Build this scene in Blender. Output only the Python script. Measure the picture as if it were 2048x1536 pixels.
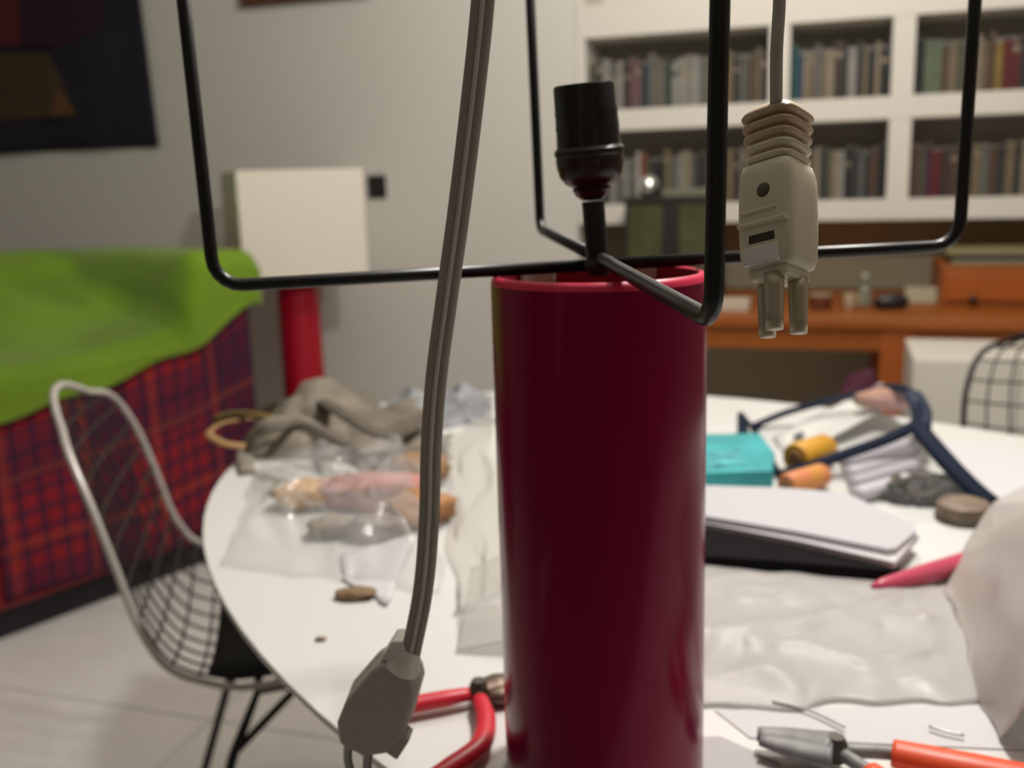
import bpy, math, random
from math import sin, cos, pi, radians, sqrt, hypot, atan2
from mathutils import Vector, Matrix, noise
random.seed(7)
for o in list(bpy.data.objects):
    bpy.data.objects.remove(o)
SC = bpy.context.scene
COL = SC.collection
V = Vector

# ---------------------------------------------------------------- camera
PITCH, ROLL, FPX, EYE = radians(11.5), radians(1.7), 2000.0, V((0, 0, 1.10))
_fw = V((0, cos(PITCH), -sin(PITCH)))
_up0 = V((0, sin(PITCH), cos(PITCH)))
_rt0 = V((1, 0, 0))
_rt = _rt0 * cos(ROLL) - _up0 * sin(ROLL)
_up = _up0 * cos(ROLL) + _rt0 * sin(ROLL)
cam_d = bpy.data.cameras.new('camera')
cam = bpy.data.objects.new('camera', cam_d)
COL.objects.link(cam)
m3 = Matrix((_rt, _up, -_fw)).transposed()
cam.matrix_world = Matrix.Translation(EYE) @ m3.to_4x4()
cam_d.sensor_width = 36.0
cam_d.lens = 36.0 * FPX / 2048.0
cam_d.clip_start = 0.01
cam_d.dof.use_dof = True
cam_d.dof.focus_distance = 0.40
cam_d.dof.aperture_fstop = 8.5
SC.camera = cam

# ---------------------------------------------------------------- world, lamps, exposure
world = bpy.data.worlds.new('world')
SC.world = world
world.use_nodes = True
world.node_tree.nodes['Background'].inputs[0].default_value = (1.0, 0.86, 0.68, 1)
world.node_tree.nodes['Background'].inputs[1].default_value = 0.05
SC.view_settings.view_transform = 'Standard'
SC.view_settings.look = 'None'
SC.view_settings.exposure = 0.42
SC.view_settings.gamma = 1.0
SC.view_settings.use_curve_mapping = False


def lamp(name, loc, watt, col, rad):
    d = bpy.data.lights.new(name, 'POINT')
    d.energy = watt
    d.color = col
    d.shadow_soft_size = rad
    o = bpy.data.objects.new(name, d)
    o.location = loc
    COL.objects.link(o)
    return o


lamp('ceiling_lamp_light', (0.50, 2.05, 2.25), 29.0, (1.0, 0.92, 0.82), 0.06)
lamp('table_lamp_light', (0.42, 0.98, 1.95), 44.0, (1.0, 0.965, 0.92), 0.06)


# ---------------------------------------------------------------- pixel -> place helpers (2048 x 1536 frame)
def ray(px, py):
    return _fw + _rt * ((px - 1024) / FPX) - _up * ((py - 768) / FPX)


def onz(px, py, z=0.73):
    d = ray(px, py)
    return EYE + d * ((z - EYE.z) / d.z)


def aty(px, py, y):
    d = ray(px, py)
    return EYE + d * (y / d.y)


TH = radians(18)
WE = V((cos(TH), -sin(TH), 0))          # along the back wall, to the right
WN = V((-sin(TH), -cos(TH), 0))         # out of the back wall, into the room
WO = aty(1600, 300, 3.2)
WO.z = 0


def W(u, v, z):
    return WO + WE * u + WN * v + V((0, 0, z))


def onwall(px, py, v=0.0):
    d = ray(px, py)
    t = ((WO + WN * v - EYE).dot(WN)) / d.dot(WN)
    p = EYE + d * t
    return (p - WO).dot(WE), p.z


# ---------------------------------------------------------------- materials
MATS = {}


def mat(name, col, rough=0.5, metal=0.0, alpha=1.0, var=0.0, vscale=20.0, bump=0.0, bscale=60.0, coat=0.0,
        trans=0.0, ior=1.45, spec=0.5, col2=None, sheen=0.0, sss=0.0):
    if name in MATS:
        return MATS[name]
    m = bpy.data.materials.new(name)
    m.use_nodes = True
    nt = m.node_tree
    b = nt.nodes['Principled BSDF']
    b.inputs['Base Color'].default_value = (*col, 1)
    b.inputs['Roughness'].default_value = rough
    b.inputs['Metallic'].default_value = metal
    b.inputs['Alpha'].default_value = alpha
    b.inputs['Coat Weight'].default_value = coat
    b.inputs['Coat Roughness'].default_value = 0.08
    b.inputs['Transmission Weight'].default_value = trans
    b.inputs['IOR'].default_value = ior
    b.inputs['Specular IOR Level'].default_value = spec
    b.inputs['Sheen Weight'].default_value = sheen
    if var or col2:
        tc = nt.nodes.new('ShaderNodeTexCoord')
        nz = nt.nodes.new('ShaderNodeTexNoise')
        nz.inputs['Scale'].default_value = vscale
        nz.inputs['Detail'].default_value = 4
        nt.links.new(tc.outputs['Object'], nz.inputs['Vector'])
        mx = nt.nodes.new('ShaderNodeMix')
        mx.data_type = 'RGBA'
        c2 = col2 or tuple(max(0, c * (1 - var)) for c in col)
        mx.inputs[6].default_value = (*col, 1)
        mx.inputs[7].default_value = (*c2, 1)
        rmp = nt.nodes.new('ShaderNodeMapRange')
        rmp.inputs[1].default_value = 0.35
        rmp.inputs[2].default_value = 0.65
        nt.links.new(nz.outputs['Fac'], rmp.inputs[0])
        nt.links.new(rmp.outputs[0], mx.inputs[0])
        nt.links.new(mx.outputs[2], b.inputs['Base Color'])
    if bump:
        tc = nt.nodes.new('ShaderNodeTexCoord')
        nz = nt.nodes.new('ShaderNodeTexNoise')
        nz.inputs['Scale'].default_value = bscale
        nz.inputs['Detail'].default_value = 5
        nt.links.new(tc.outputs['Object'], nz.inputs['Vector'])
        bp = nt.nodes.new('ShaderNodeBump')
        bp.inputs['Strength'].default_value = bump
        bp.inputs['Distance'].default_value = 0.01
        nt.links.new(nz.outputs['Fac'], bp.inputs['Height'])
        nt.links.new(bp.outputs['Normal'], b.inputs['Normal'])
    MATS[name] = m
    return m


def wood(name, c1, c2, scale=6.0, axis='X'):
    if name in MATS:
        return MATS[name]
    m = mat(name, c1, 0.45)
    nt = m.node_tree
    b = nt.nodes['Principled BSDF']
    tc = nt.nodes.new('ShaderNodeTexCoord')
    mp = nt.nodes.new('ShaderNodeMapping')
    mp.inputs['Scale'].default_value = (1, 12, 12) if axis == 'X' else (12, 12, 1)
    nz = nt.nodes.new('ShaderNodeTexNoise')
    nz.inputs['Scale'].default_value = scale
    nz.inputs['Detail'].default_value = 6
    mx = nt.nodes.new('ShaderNodeMix')
    mx.data_type = 'RGBA'
    mx.inputs[6].default_value = (*c1, 1)
    mx.inputs[7].default_value = (*c2, 1)
    nt.links.new(tc.outputs['Object'], mp.inputs['Vector'])
    nt.links.new(mp.outputs[0], nz.inputs['Vector'])
    nt.links.new(nz.outputs['Fac'], mx.inputs[0])
    nt.links.new(mx.outputs[2], b.inputs['Base Color'])
    return m


def plaid(name):
    m = mat(name, (0.3, 0.01, 0.015), 0.9)
    nt = m.node_tree
    b = nt.nodes['Principled BSDF']
    tc = nt.nodes.new('ShaderNodeTexCoord')
    sp = nt.nodes.new('ShaderNodeSeparateXYZ')
    nt.links.new(tc.outputs['UV'], sp.inputs[0])

    def mth(op, a, c=None):
        n = nt.nodes.new('ShaderNodeMath')
        n.operation = op
        for i, q in enumerate((a, c)):
            if q is None:
                continue
            if isinstance(q, (int, float)):
                n.inputs[i].default_value = q
            else:
                nt.links.new(q, n.inputs[i])
        return n.outputs[0]

    def band(ax, per, wid, off=0.0):
        return mth('LESS_THAN', mth('FRACT', mth('ADD', mth('DIVIDE', ax, per), off)), wid)
    cur = None

    def layer(fac, col, amt):
        nonlocal cur
        mx = nt.nodes.new('ShaderNodeMix')
        mx.data_type = 'RGBA'
        if cur is None:
            mx.inputs[6].default_value = (0.24, 0.006, 0.016, 1)
        else:
            nt.links.new(cur, mx.inputs[6])
        mx.inputs[7].default_value = (*col, 1)
        nt.links.new(mth('MULTIPLY', fac, amt), mx.inputs[0])
        cur = mx.outputs[2]
    x, y = sp.outputs[0], sp.outputs[1]
    layer(band(x, 0.42, 0.38), (0.05, 0.004, 0.022), 0.75)
    layer(band(y, 0.36, 0.34, 0.2), (0.05, 0.004, 0.026), 0.6)
    layer(band(x, 0.052, 0.30), (0.03, 0.006, 0.03), 0.75)
    layer(band(y, 0.052, 0.30), (0.03, 0.006, 0.03), 0.7)
    layer(band(x, 0.21, 0.10, 0.4), (0.34, 0.04, 0.02), 0.35)
    layer(band(y, 0.18, 0.10, 0.3), (0.30, 0.05, 0.02), 0.35)
    nt.links.new(cur, b.inputs['Base Color'])
    return m


M_WALL = mat('wall_paint', (0.66, 0.65, 0.60), 0.85, bump=0.04, bscale=90)
M_CEIL = mat('ceiling_paint', (0.50, 0.48, 0.44), 0.9)  # unseen ceiling, toned down to lessen bounce light
M_TILE = mat('floor_tile_glaze', (0.84, 0.82, 0.80), 0.35, var=0.06, vscale=9)
M_GROUT = mat('grout', (0.45, 0.43, 0.41), 0.9)
M_SHELF = mat('white_shelf_paint', (0.70, 0.67, 0.61), 0.6)
M_TABLE = mat('white_laminate', (0.68, 0.675, 0.65), 0.32, var=0.03, vscale=5)
M_RED = mat('red_lacquer', (0.23, 0.002, 0.044), 0.20, var=0.12, vscale=3, spec=0.38)
M_RED.node_tree.nodes['Principled BSDF'].inputs['Specular Tint'].default_value = (1.0, 0.42, 0.52, 1)
M_REDIN = mat('red_lacquer_inside', (0.30, 0.006, 0.025), 0.5)
M_RIMLIGHT = mat('red_rim_highlight', (0.70, 0.03, 0.09), 0.35)  # the rim's highlight is put into this brighter pink
M_BLACK = mat('black_lacquered_wire', (0.008, 0.008, 0.009), 0.35)
M_BAKE = mat('black_bakelite', (0.008, 0.006, 0.008), 0.28)
M_BAKEREFL = mat('reddish_reflection_bakelite', (0.022, 0.006, 0.006), 0.25)  # reddish reflection on the cup put into its colour
M_STEEL = mat('dull_steel', (0.35, 0.35, 0.34), 0.35, metal=0.9, var=0.3, vscale=60)
M_CHROME = mat('chair_wire_metal', (0.62, 0.58, 0.54), 0.35, metal=0.3)
M_DWIRE = mat('dark_chair_wire', (0.05, 0.045, 0.04), 0.4, metal=0.5)
M_CREAM = mat('cream_plastic', (0.76, 0.70, 0.54), 0.38, var=0.06, vscale=30)
M_PEACH = mat('peach_plastic', (0.58, 0.44, 0.30), 0.45)
M_CORD = mat('taupe_cord', (0.36, 0.33, 0.295), 0.5)
M_CORDL = mat('taupe_cord_web', (0.62, 0.58, 0.53), 0.5)
M_GREYPL = mat('grey_plastic', (0.46, 0.43, 0.40), 0.5)
M_WHITEPL = mat('white_plastic', (0.80, 0.78, 0.74), 0.4)
M_GREEN = mat('green_cloth', (0.19, 0.34, 0.012), 0.9, var=0.25, vscale=4, sheen=0.2)
M_DESK = wood('orange_wood', (0.36, 0.105, 0.014), (0.24, 0.06, 0.008))
M_PAPER = mat('white_paper', (0.58, 0.57, 0.585), 0.7)
M_CLEAR = mat('clear_polythene', (0.80, 0.80, 0.80), 0.07, alpha=0.14, spec=1.0, bump=0.6, bscale=30, coat=1.0)
M_MILKY = mat('milky_polythene', (0.57, 0.545, 0.53), 0.36, alpha=0.55, spec=0.5, bump=0.12, bscale=20)
M_BAGR = mat('taupe_polythene', (0.60, 0.56, 0.52), 0.35, alpha=0.7, bump=0.1, bscale=20)
M_NAVY = mat('navy_trim', (0.006, 0.011, 0.028), 0.75, spec=0.2)
M_GAPSHADE = mat('booklet_gap_shade', (0.010, 0.009, 0.010), 0.95, spec=0.1)  # near black, paints the shade in the gap below the booklets

# ---------------------------------------------------------------- object helpers
POS = {}


def wpos(o):
    return POS[o.name]


def thing(name, loc, label, cat, group=None):
    o = bpy.data.objects.new(name, None)
    COL.objects.link(o)
    o.empty_display_size = 0.05
    o.location = loc
    POS[o.name] = V(loc)
    tag(o, label, cat, group)
    return o


def tag(o, label=None, cat=None, group=None, kind=None):
    if label:
        o['label'] = label
    if cat:
        o['category'] = cat
    if group:
        o['group'] = group
    if kind:
        o['kind'] = kind
    return o


def obj(name, verts, faces, material, parent=None, smooth=False, bevel=0.0, sub=0, solid=0.0, uvs=None, segs=2):
    vs = [V(v) for v in verts]
    lo = [min(v[i] for v in vs) for i in range(3)]
    hi = [max(v[i] for v in vs) for i in range(3)]
    org = V(((lo[0] + hi[0]) / 2, (lo[1] + hi[1]) / 2, lo[2]))
    me = bpy.data.meshes.new(name)
    me.from_pydata([tuple(v - org) for v in vs], [], faces)
    me.update()
    if uvs:
        ul = me.uv_layers.new()
        for lp in me.loops:
            ul.data[lp.index].uv = uvs[lp.vertex_index]
    if smooth:
        for p in me.polygons:
            p.use_smooth = True
    me.materials.append(material)
    o = bpy.data.objects.new(name, me)
    COL.objects.link(o)
    POS[o.name] = org
    if parent is not None:
        o.parent = parent
        o.location = org - wpos(parent)
    else:
        o.location = org
    if solid:
        md = o.modifiers.new('solid', 'SOLIDIFY')
        md.thickness = solid
        md.offset = 0
    if bevel:
        md = o.modifiers.new('bevel', 'BEVEL')
        md.width = bevel
        md.segments = segs
        md.limit_method = 'ANGLE'
        md.angle_limit = radians(40)
    if sub:
        md = o.modifiers.new('sub', 'SUBSURF')
        md.levels = md.render_levels = sub
    return o


BF = [(0, 3, 2, 1), (4, 5, 6, 7), (0, 1, 5, 4), (1, 2, 6, 5), (2, 3, 7, 6), (3, 0, 4, 7)]


def boxv(x0, x1, y0, y1, z0, z1, f=None):
    c = [(x0, y0, z0), (x1, y0, z0), (x1, y1, z0), (x0, y1, z0), (x0, y0, z1), (x1, y0, z1), (x1, y1, z1), (x0, y1, z1)]
    return [V(f(*p)) for p in c] if f else [V(p) for p in c]


def wbox(name, u0, u1, v0, v1, z0, z1, m, parent=None, bevel=0.002):
    # v runs towards the room, so swap it to keep the winding outward
    return obj(name, boxv(u0, u1, -v1, -v0, z0, z1, lambda u, v, z: W(u, -v, z)), BF, m, parent, bevel=bevel)


def struct(o):
    o['kind'] = 'structure'
    return o


def smoothpath(pts, n=6):
    pts = [V(p) for p in pts]
    if len(pts) < 3:
        return pts
    P = [pts[0] * 2 - pts[1]] + pts + [pts[-1] * 2 - pts[-2]]
    out = []
    for i in range(1, len(P) - 2):
        a, b, c, d = P[i - 1], P[i], P[i + 1], P[i + 2]
        for k in range(n):
            t = k / n
            out.append(0.5 * ((2 * b) + (c - a) * t + (2 * a - 5 * b + 4 * c - d) * t * t + (3 * b - a - 3 * c + d) * t ** 3))
    out.append(pts[-1])
    return out


def tubegeo(path, r, segs=8, closed=False, flat=1.0, side=None):
    """sweep; r is a number or a list; flat squashes the section across `side`."""
    path = [V(p) for p in path]
    n = len(path)
    rr = r if isinstance(r, (list, tuple)) else [r] * n
    vs, fs = [], []
    t0 = (path[1] - path[0]).normalized()
    nrm = side.copy() if side else (V((0, 0, 1)) if abs(t0.z) < 0.9 else V((1, 0, 0)))
    for i in range(n):
        if closed:
            t = (path[(i + 1) % n] - path[i - 1]).normalized()
        elif i == 0:
            t = (path[1] - path[0]).normalized()
        elif i == n - 1:
            t = (path[-1] - path[-2]).normalized()
        else:
            t = (path[i + 1] - path[i - 1]).normalized()
        nrm = (nrm - t * nrm.dot(t))
        nrm = nrm.normalized() if nrm.length > 1e-6 else t.orthogonal().normalized()
        bn = t.cross(nrm)
        for k in range(segs):
            a = 2 * pi * k / segs
            vs.append(path[i] + (nrm * cos(a) * flat + bn * sin(a)) * rr[i])
    m = n if closed else n - 1
    for i in range(m):
        for k in range(segs):
            k2 = (k + 1) % segs
            j = (i + 1) % n
            fs.append((i * segs + k, i * segs + k2, j * segs + k2, j * segs + k))
    if not closed:
        fs.append(tuple(range(segs))[::-1])
        fs.append(tuple((n - 1) * segs + k for k in range(segs)))
    return vs, fs


def tube(name, path, r, m, parent=None, segs=8, closed=False, flat=1.0, side=None, n=6):
    if n and len(path) > 2 and not isinstance(r, (list, tuple)):
        path = smoothpath(path, n)
    elif n and len(path) > 2:
        k = len(path)
        rr = []
        for i in range(k - 1):
            for j in range(n):
                rr.append(r[i] + (r[i + 1] - r[i]) * j / n)
        rr.append(r[-1])
        path, r = smoothpath(path, n), rr
    vs, fs = tubegeo(path, r, segs, closed, flat, side)
    return obj(name, vs, fs, m, parent, smooth=True)


def join(*geos):
    vs, fs = [], []
    for v, f in geos:
        k = len(vs)
        vs += list(v)
        fs += [tuple(i + k for i in q) for q in f]
    return vs, fs


def lathe(name, base, axis, prof, m, parent=None, segs=32, caps=True, smooth=True, bevel=0):
    """prof: list of (radius, height along axis)."""
    base, a = V(base), V(axis).normalized()
    x = a.orthogonal().normalized()
    y = a.cross(x)
    vs, fs = [], []
    for r, h in prof:
        for k in range(segs):
            t = 2 * pi * k / segs
            vs.append(base + a * h + (x * cos(t) + y * sin(t)) * r)
    for i in range(len(prof) - 1):
        for k in range(segs):
            k2 = (k + 1) % segs
            fs.append((i * segs + k, i * segs + k2, (i + 1) * segs + k2, (i + 1) * segs + k))
    if caps:
        fs.append(tuple(range(segs))[::-1])
        fs.append(tuple((len(prof) - 1) * segs + k for k in range(segs)))
    o = obj(name, vs, fs, m, parent, smooth=False, bevel=bevel)
    if smooth:
        for p in o.data.polygons:
            p.use_smooth = len(p.vertices) == 4
        o.data.set_sharp_from_angle(angle=radians(40))
    return o


def grid(name, fn, nu, nv, m, parent=None, solid=0.0015, smooth=True, uv=None, sub=0):
    vs, fs, uvs = [], [], []
    for j in range(nv + 1):
        for i in range(nu + 1):
            vs.append(V(fn(i / nu, j / nv)))
            uvs.append((uv[0] * i / nu, uv[1] * j / nv) if uv else (i / nu, j / nv))
    for j in range(nv):
        for i in range(nu):
            a = j * (nu + 1) + i
            fs.append((a, a + 1, a + nu + 2, a + nu + 1))
    return obj(name, vs, fs, m, parent, smooth=smooth, solid=solid, uvs=uvs, sub=sub)


def nz(x, y, s=0.0):
    return noise.noise(V((x, y, s)))


def bil(q, s, t):
    return (q[0] * (1 - s) + q[1] * s) * (1 - t) + (q[3] * (1 - s) + q[2] * s) * t


def sheet(name, quad, z0, h, m, nu=28, nv=24, parent=None, solid=0.0012, wob=0.006, seed=0.0):
    """quad: four pixels (far left, far right, near right, near left) on the table top."""
    q = [onz(x, y, z0) for x, y in quad]

    def fn(s, t):
        p = bil(q, s, t)
        p = p + V((nz(t * 5, s * 5, seed + 3) * wob, nz(t * 5, s * 5, seed + 9) * wob, 0))
        p.z = z0 + max(0.0008, h(s, t))
        return p
    return grid(name, fn, nu, nv, m, parent, solid)


def prism(name, poly, z0, z1, m, parent=None, bevel=0.001):
    """poly: xy points (counter-clockwise or not), extruded upward."""
    P = [V((p[0], p[1], 0)) for p in poly]
    area = sum(P[i].x * P[(i + 1) % len(P)].y - P[(i + 1) % len(P)].x * P[i].y for i in range(len(P)))
    if area < 0:
        P.reverse()
    n = len(P)
    vs = [V((p.x, p.y, z0)) for p in P] + [V((p.x, p.y, z1)) for p in P]
    fs = [tuple(range(n))[::-1], tuple(range(n, 2 * n))] + [(i, (i + 1) % n, n + (i + 1) % n, n + i) for i in range(n)]
    return obj(name, vs, fs, m, parent, bevel=bevel)


def blob(name, c, r, m, parent=None, amp=0.25, seed=0.0, freq=1.6, nu=18, nv=12, flat=True):
    """lumpy closed body standing on z = c.z"""
    vs, fs = [], []
    c = V(c)
    for j in range(nv + 1):
        for i in range(nu):
            th, ph = 2 * pi * i / nu, pi * j / nv
            d = V((sin(ph) * cos(th), sin(ph) * sin(th), cos(ph)))
            k = 1 + amp * noise.noise(d * freq + V((seed, seed * 2, 0)))
            p = V((d.x * r[0] * k, d.y * r[1] * k, d.z * r[2] * k))
            if flat:
                p.z = max(p.z, -r[2] * 0.85)
            vs.append(c + p + V((0, 0, r[2] * 0.85)))
    for j in range(nv):
        for i in range(nu):
            i2 = (i + 1) % nu
            fs.append((j * nu + i, (j + 1) * nu + i, (j + 1) * nu + i2, j * nu + i2))
    return obj(name, vs, fs, m, parent, smooth=True)


# ================================================================ the room
U0, U1, VF, ZC = -3.9, 1.9, 5.0, 2.65
floor = struct(wbox('floor', U0 - .1, U1 + .1, -.4, VF + .1, -.12, -.004, M_GROUT, bevel=0))
TS = 0.42
tile0 = None
for i in range(9):
    for j in range(9):
        u, v = -3.0 + i * TS, -0.2 + j * TS
        if tile0 is None:
            tile0 = obj('tile', boxv(-TS / 2 + .002, TS / 2 - .002, -TS / 2 + .002, TS / 2 - .002, 0, .004), BF, M_TILE, floor, bevel=.001)
            t = tile0
        else:
            t = tile0.copy()
            COL.objects.link(t)
        p = W(u, v, -.004)
        t.location = p - wpos(floor)
        t.rotation_euler = (0, 0, -TH)
struct(wbox('ceiling', U0 - .1, U1 + .1, -.4, VF + .1, ZC, ZC + .1, M_CEIL, bevel=0))
BU0 = -0.715                                       # left end of the built-in bookcase
struct(wbox('wall_back', U0 - .1, BU0, -.40, 0, -.004, ZC, M_WALL, bevel=0))
struct(wbox('wall_recess', BU0, U1 + .1, -.40, -.30, -.004, ZC, mat('shaded_recess_paint', (.44, .40, .27), .85), bevel=0))  # tan paint, darkened further for the shade under the bookcase
struct(wbox('wall_left', U0 - .1, U0, 0, VF, -.004, ZC, M_WALL, bevel=0))
struct(wbox('wall_right', U1, U1 + .1, -.30, VF, -.004, ZC, mat('bounce_damping_paint', (.22, .19, .16), .9), bevel=0))  # out of view, colour darkened to hold down bounce light
struct(wbox('wall_front', U0 - .1, U1 + .1, VF, VF + .1, -.004, ZC, mat('bounce_damping_paint', (.22, .19, .16), .9), bevel=0))  # behind the camera, likewise darkened against bounce light

# ================================================================ built-in bookcase
S = 3.2 / 3.0


def zz(z):
    return 1.1 + (z - 1.1) * S


Z_BOT0, Z_BOT1, Z_MID0, Z_MID1, Z_UP0, Z_UP1 = zz(.956), zz(1.016), zz(1.240), zz(1.303), zz(1.517), zz(1.612)
BAYS = [(-.641 * S, -.094 * S), (-.035 * S, .242 * S), (.302 * S, .302 * S + .58)]
UR = BAYS[2][1] + .06
bc = thing('bookcase', W((BU0 + UR) / 2, -.15, Z_BOT0), 'built-in white bookcase of thick shelves in the back wall', 'bookcase')
wbox('back_panel', BU0, UR, -.298, -.285, Z_BOT0, ZC - .002, M_SHELF, bc)
for z0, z1 in ((Z_BOT0, Z_BOT1), (Z_MID0, Z_MID1), (Z_UP0, Z_UP1), (Z_UP1 + .28, ZC - .002)):
    wbox('shelf', BU0 + .001, UR, -.285, 0, z0, z1, M_SHELF, bc)
edges = [(BU0 + .001, BAYS[0][0]), (BAYS[0][1], BAYS[1][0]), (BAYS[1][1], BAYS[2][0]), (BAYS[2][1], UR)]
for lo, hi in ((Z_BOT1, Z_MID0), (Z_MID1, Z_UP0), (Z_UP1, Z_UP1 + .28)):
    for a, b in edges:
        wbox('upright', a, b, -.285, -.001, lo, hi, M_SHELF, bc, bevel=.001)

# books ----------------------------------------------------------
CN0 = {'grey': (.16, .155, .14), 'pale grey': (.34, .33, .30), 'black': (.012, .012, .012), 'dark brown': (.05, .03, .022), 'mauve': (.20, .11, .12),
      'dark teal': (.01, .05, .055), 'tan': (.22, .17, .10), 'dark green': (.012, .04, .025), 'beige': (.33, .27, .19), 'olive': (.10, .10, .06),
      'yellow': (.34, .22, .05), 'teal': (.01, .10, .10), 'blue': (.02, .06, .13), 'sage green': (.15, .20, .12), 'rust orange': (.28, .06, .02),
      'dark red': (.14, .012, .014), 'white': (.50, .48, .44), 'plum': (.09, .02, .05), 'charcoal': (.035, .035, .035), 'brown': (.11, .06, .035)}
CN = {k: tuple(c * .72 for c in v) for k, v in CN0.items()}
ROWS = [
    # upper shelf
    (0, 1, 'upper shelf of the left bay', ['olive', 'charcoal', 'pale grey', 'grey', 'pale grey', 'dark brown', 'mauve', 'mauve', 'dark teal', 'grey', 'tan', 'grey', 'dark green', 'pale grey',
                                           'pale grey', 'beige', 'pale grey', 'grey', 'tan', 'brown', 'yellow', 'tan', 'charcoal', 'grey', 'olive', 'brown', 'tan', 'dark brown']),
    (1, 1, 'upper shelf of the middle bay', ['teal', 'blue', 'beige', 'tan', 'grey', 'tan', 'beige', 'dark brown', 'charcoal', 'pale grey', 'charcoal', 'tan', 'black', 'beige', 'black']),
    (2, 1, 'upper shelf of the right bay', ['black', 'sage green', 'sage green', 'brown', 'tan', 'olive', 'tan', 'beige', 'tan', 'brown', 'yellow', 'dark red', 'dark red', 'charcoal', 'black', 'sage green', 'black',
                                            'dark red', 'grey', 'brown', 'tan', 'charcoal', 'grey', 'olive', 'tan', 'brown', 'grey']),
    (0, 0, 'lower shelf of the left bay', ['olive', 'grey', 'charcoal', 'pale grey', 'grey', 'pale grey', 'grey', 'white', 'rust orange', 'olive', 'charcoal', 'black', 'tan', 'grey', 'pale grey', 'beige', 'grey', 'charcoal',
                                           'dark brown', 'grey', 'pale grey', 'brown', 'tan', 'dark brown', 'grey', 'olive', 'tan', 'brown']),
    (1, 0, 'lower shelf of the middle bay', ['grey', 'olive', 'charcoal', 'tan', 'beige', 'charcoal', 'olive', 'beige', 'pale grey', 'black', 'charcoal', 'grey', 'charcoal', 'brown', 'black']),
    (2, 0, 'lower shelf of the right bay', ['brown', 'olive', 'plum', 'dark red', 'dark brown', 'brown', 'black', 'black', 'tan', 'grey', 'brown', 'charcoal', 'tan', 'charcoal', 'beige', 'olive', 'grey', 'tan', 'beige',
                                            'brown', 'grey', 'olive', 'tan', 'charcoal', 'beige', 'grey', 'dark red']),
]
ORD = ['first', 'second', 'third', 'fourth', 'fifth', 'sixth', 'seventh', 'eighth', 'ninth', 'tenth', 'eleventh', 'twelfth', 'thirteenth', 'fourteenth', 'fifteenth', 'sixteenth', 'seventeenth',
       'eighteenth', 'nineteenth', 'twentieth', 'twenty-first', 'twenty-second', 'twenty-third', 'twenty-fourth', 'twenty-fifth', 'twenty-sixth', 'twenty-seventh', 'twenty-eighth']
M_PAGES = mat('book_pages', (.55, .50, .40), 0.9)
rb = random.Random(11)
for bay, up, where, cols in ROWS:
    a, b = BAYS[bay]
    z0 = Z_MID1 if up else Z_BOT1
    ws = [rb.uniform(.7, 1.35) for _ in cols]
    room_ = b - a - .012
    k = room_ / sum(ws)
    u = a + .006
    base_h = .158
    for i, c in enumerate(cols):
        w = ws[i] * k
        h = base_h + rb.uniform(-.018, .012)
        dpt = rb.uniform(.105, .125)
        fr = -rb.uniform(.035, .05)
        cm = mat('book_cover_' + c.replace(' ', '_'), CN[c], 0.6, var=0.3, vscale=14)
        bk = obj('book', boxv(u + .0006, u + w - .0006, -fr, -fr + dpt, z0, z0 + h, lambda uu, vv, z: W(uu, -vv, z)), BF, cm, bevel=.0012)
        tag(bk, '%s book, %s from the left on the %s' % (c, ORD[i], where), 'book', 'books on the ' + where)
        if w > .019 and rb.random() < .35:
            zb = z0 + h * rb.uniform(.62, .8)
            tl = CN[rb.choice(['beige', 'black', 'tan', 'white', 'charcoal'])]
            obj('title_band', boxv(u + .002, u + w - .002, -fr - .0006, -fr + .002, zb, zb + h * rb.uniform(.06, .14), lambda uu, vv, z: W(uu, -vv, z)), BF,
                mat('band_%d' % rb.randint(0, 5), tl, 0.6), bk)
        wpages = obj('pages', boxv(u + .002, u + w - .002, -fr + .004, -fr + dpt - .004, z0 + h - .002, z0 + h + .0012, lambda uu, vv, z: W(uu, -vv, z)), BF, M_PAGES, bk)
        u += w

# thin pale conduit on the bookcase front (grey line that runs up from the bay divider)
# ================================================================ pictures and switch on the back wall
ub, zb = onwall(322, 292)
ul = U0 + .35
ut, zt = onwall(282, 0)
M_HANG = mat('dark_textile', (.018, .017, .026), 0.95, var=0.3, vscale=6)
hang = thing('wall_hanging', W((ul + ub) / 2, .02, zb), 'dark navy wall hanging with brown and purple patches above the sofa', 'wall hanging')


def hangfn(s, t):
    u = ul + (ub - .04 * t - ul) * s
    return W(u, .014 + .006 * sin(s * 19) * (1 - t), zb + .012 * sin(s * 2.2) - .012 + (2.3 - zb) * t)


grid('cloth', hangfn, 40, 20, M_HANG, hang, solid=.008)


def wpoly(name, pix, v0, v1, m, parent):
    """flat patch lying on the wall, given by its corner pixels"""
    P = [onwall(x, y, v1) for x, y in pix]
    n = len(P)
    vs = [W(u, v1, z) for u, z in P] + [W(u, v0, z) for u, z in P]
    fs = [tuple(range(n))[::-1], tuple(range(n, 2 * n))] + [(i, (i + 1) % n, n + (i + 1) % n, n + i) for i in range(n)]
    o = obj(name, vs, fs, m, parent)
    return o


wpoly('patch', [(-260, 105), (95, 108), (128, 180), (150, 232), (-260, 255)], .018, .027, mat('brown_patch', (.075, .046, .02), .95, var=.3), hang)
wpoly('patch', [(100, 232), (113, 178), (152, 228)], .027, .031, mat('rust_patch', (.13, .06, .022), .95), hang)
wpoly('patch', [(-260, -200), (205, -200), (200, 60), (120, 92), (-260, 96)], .018, .025, mat('purple_patch', (.035, .008, .03), .95, var=.3), hang)
wpoly('patch', [(-260, -100), (30, -100), (40, 90), (-260, 94)], .025, .029, mat('maroon_patch', (.09, .014, .014), .95), hang)

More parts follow.
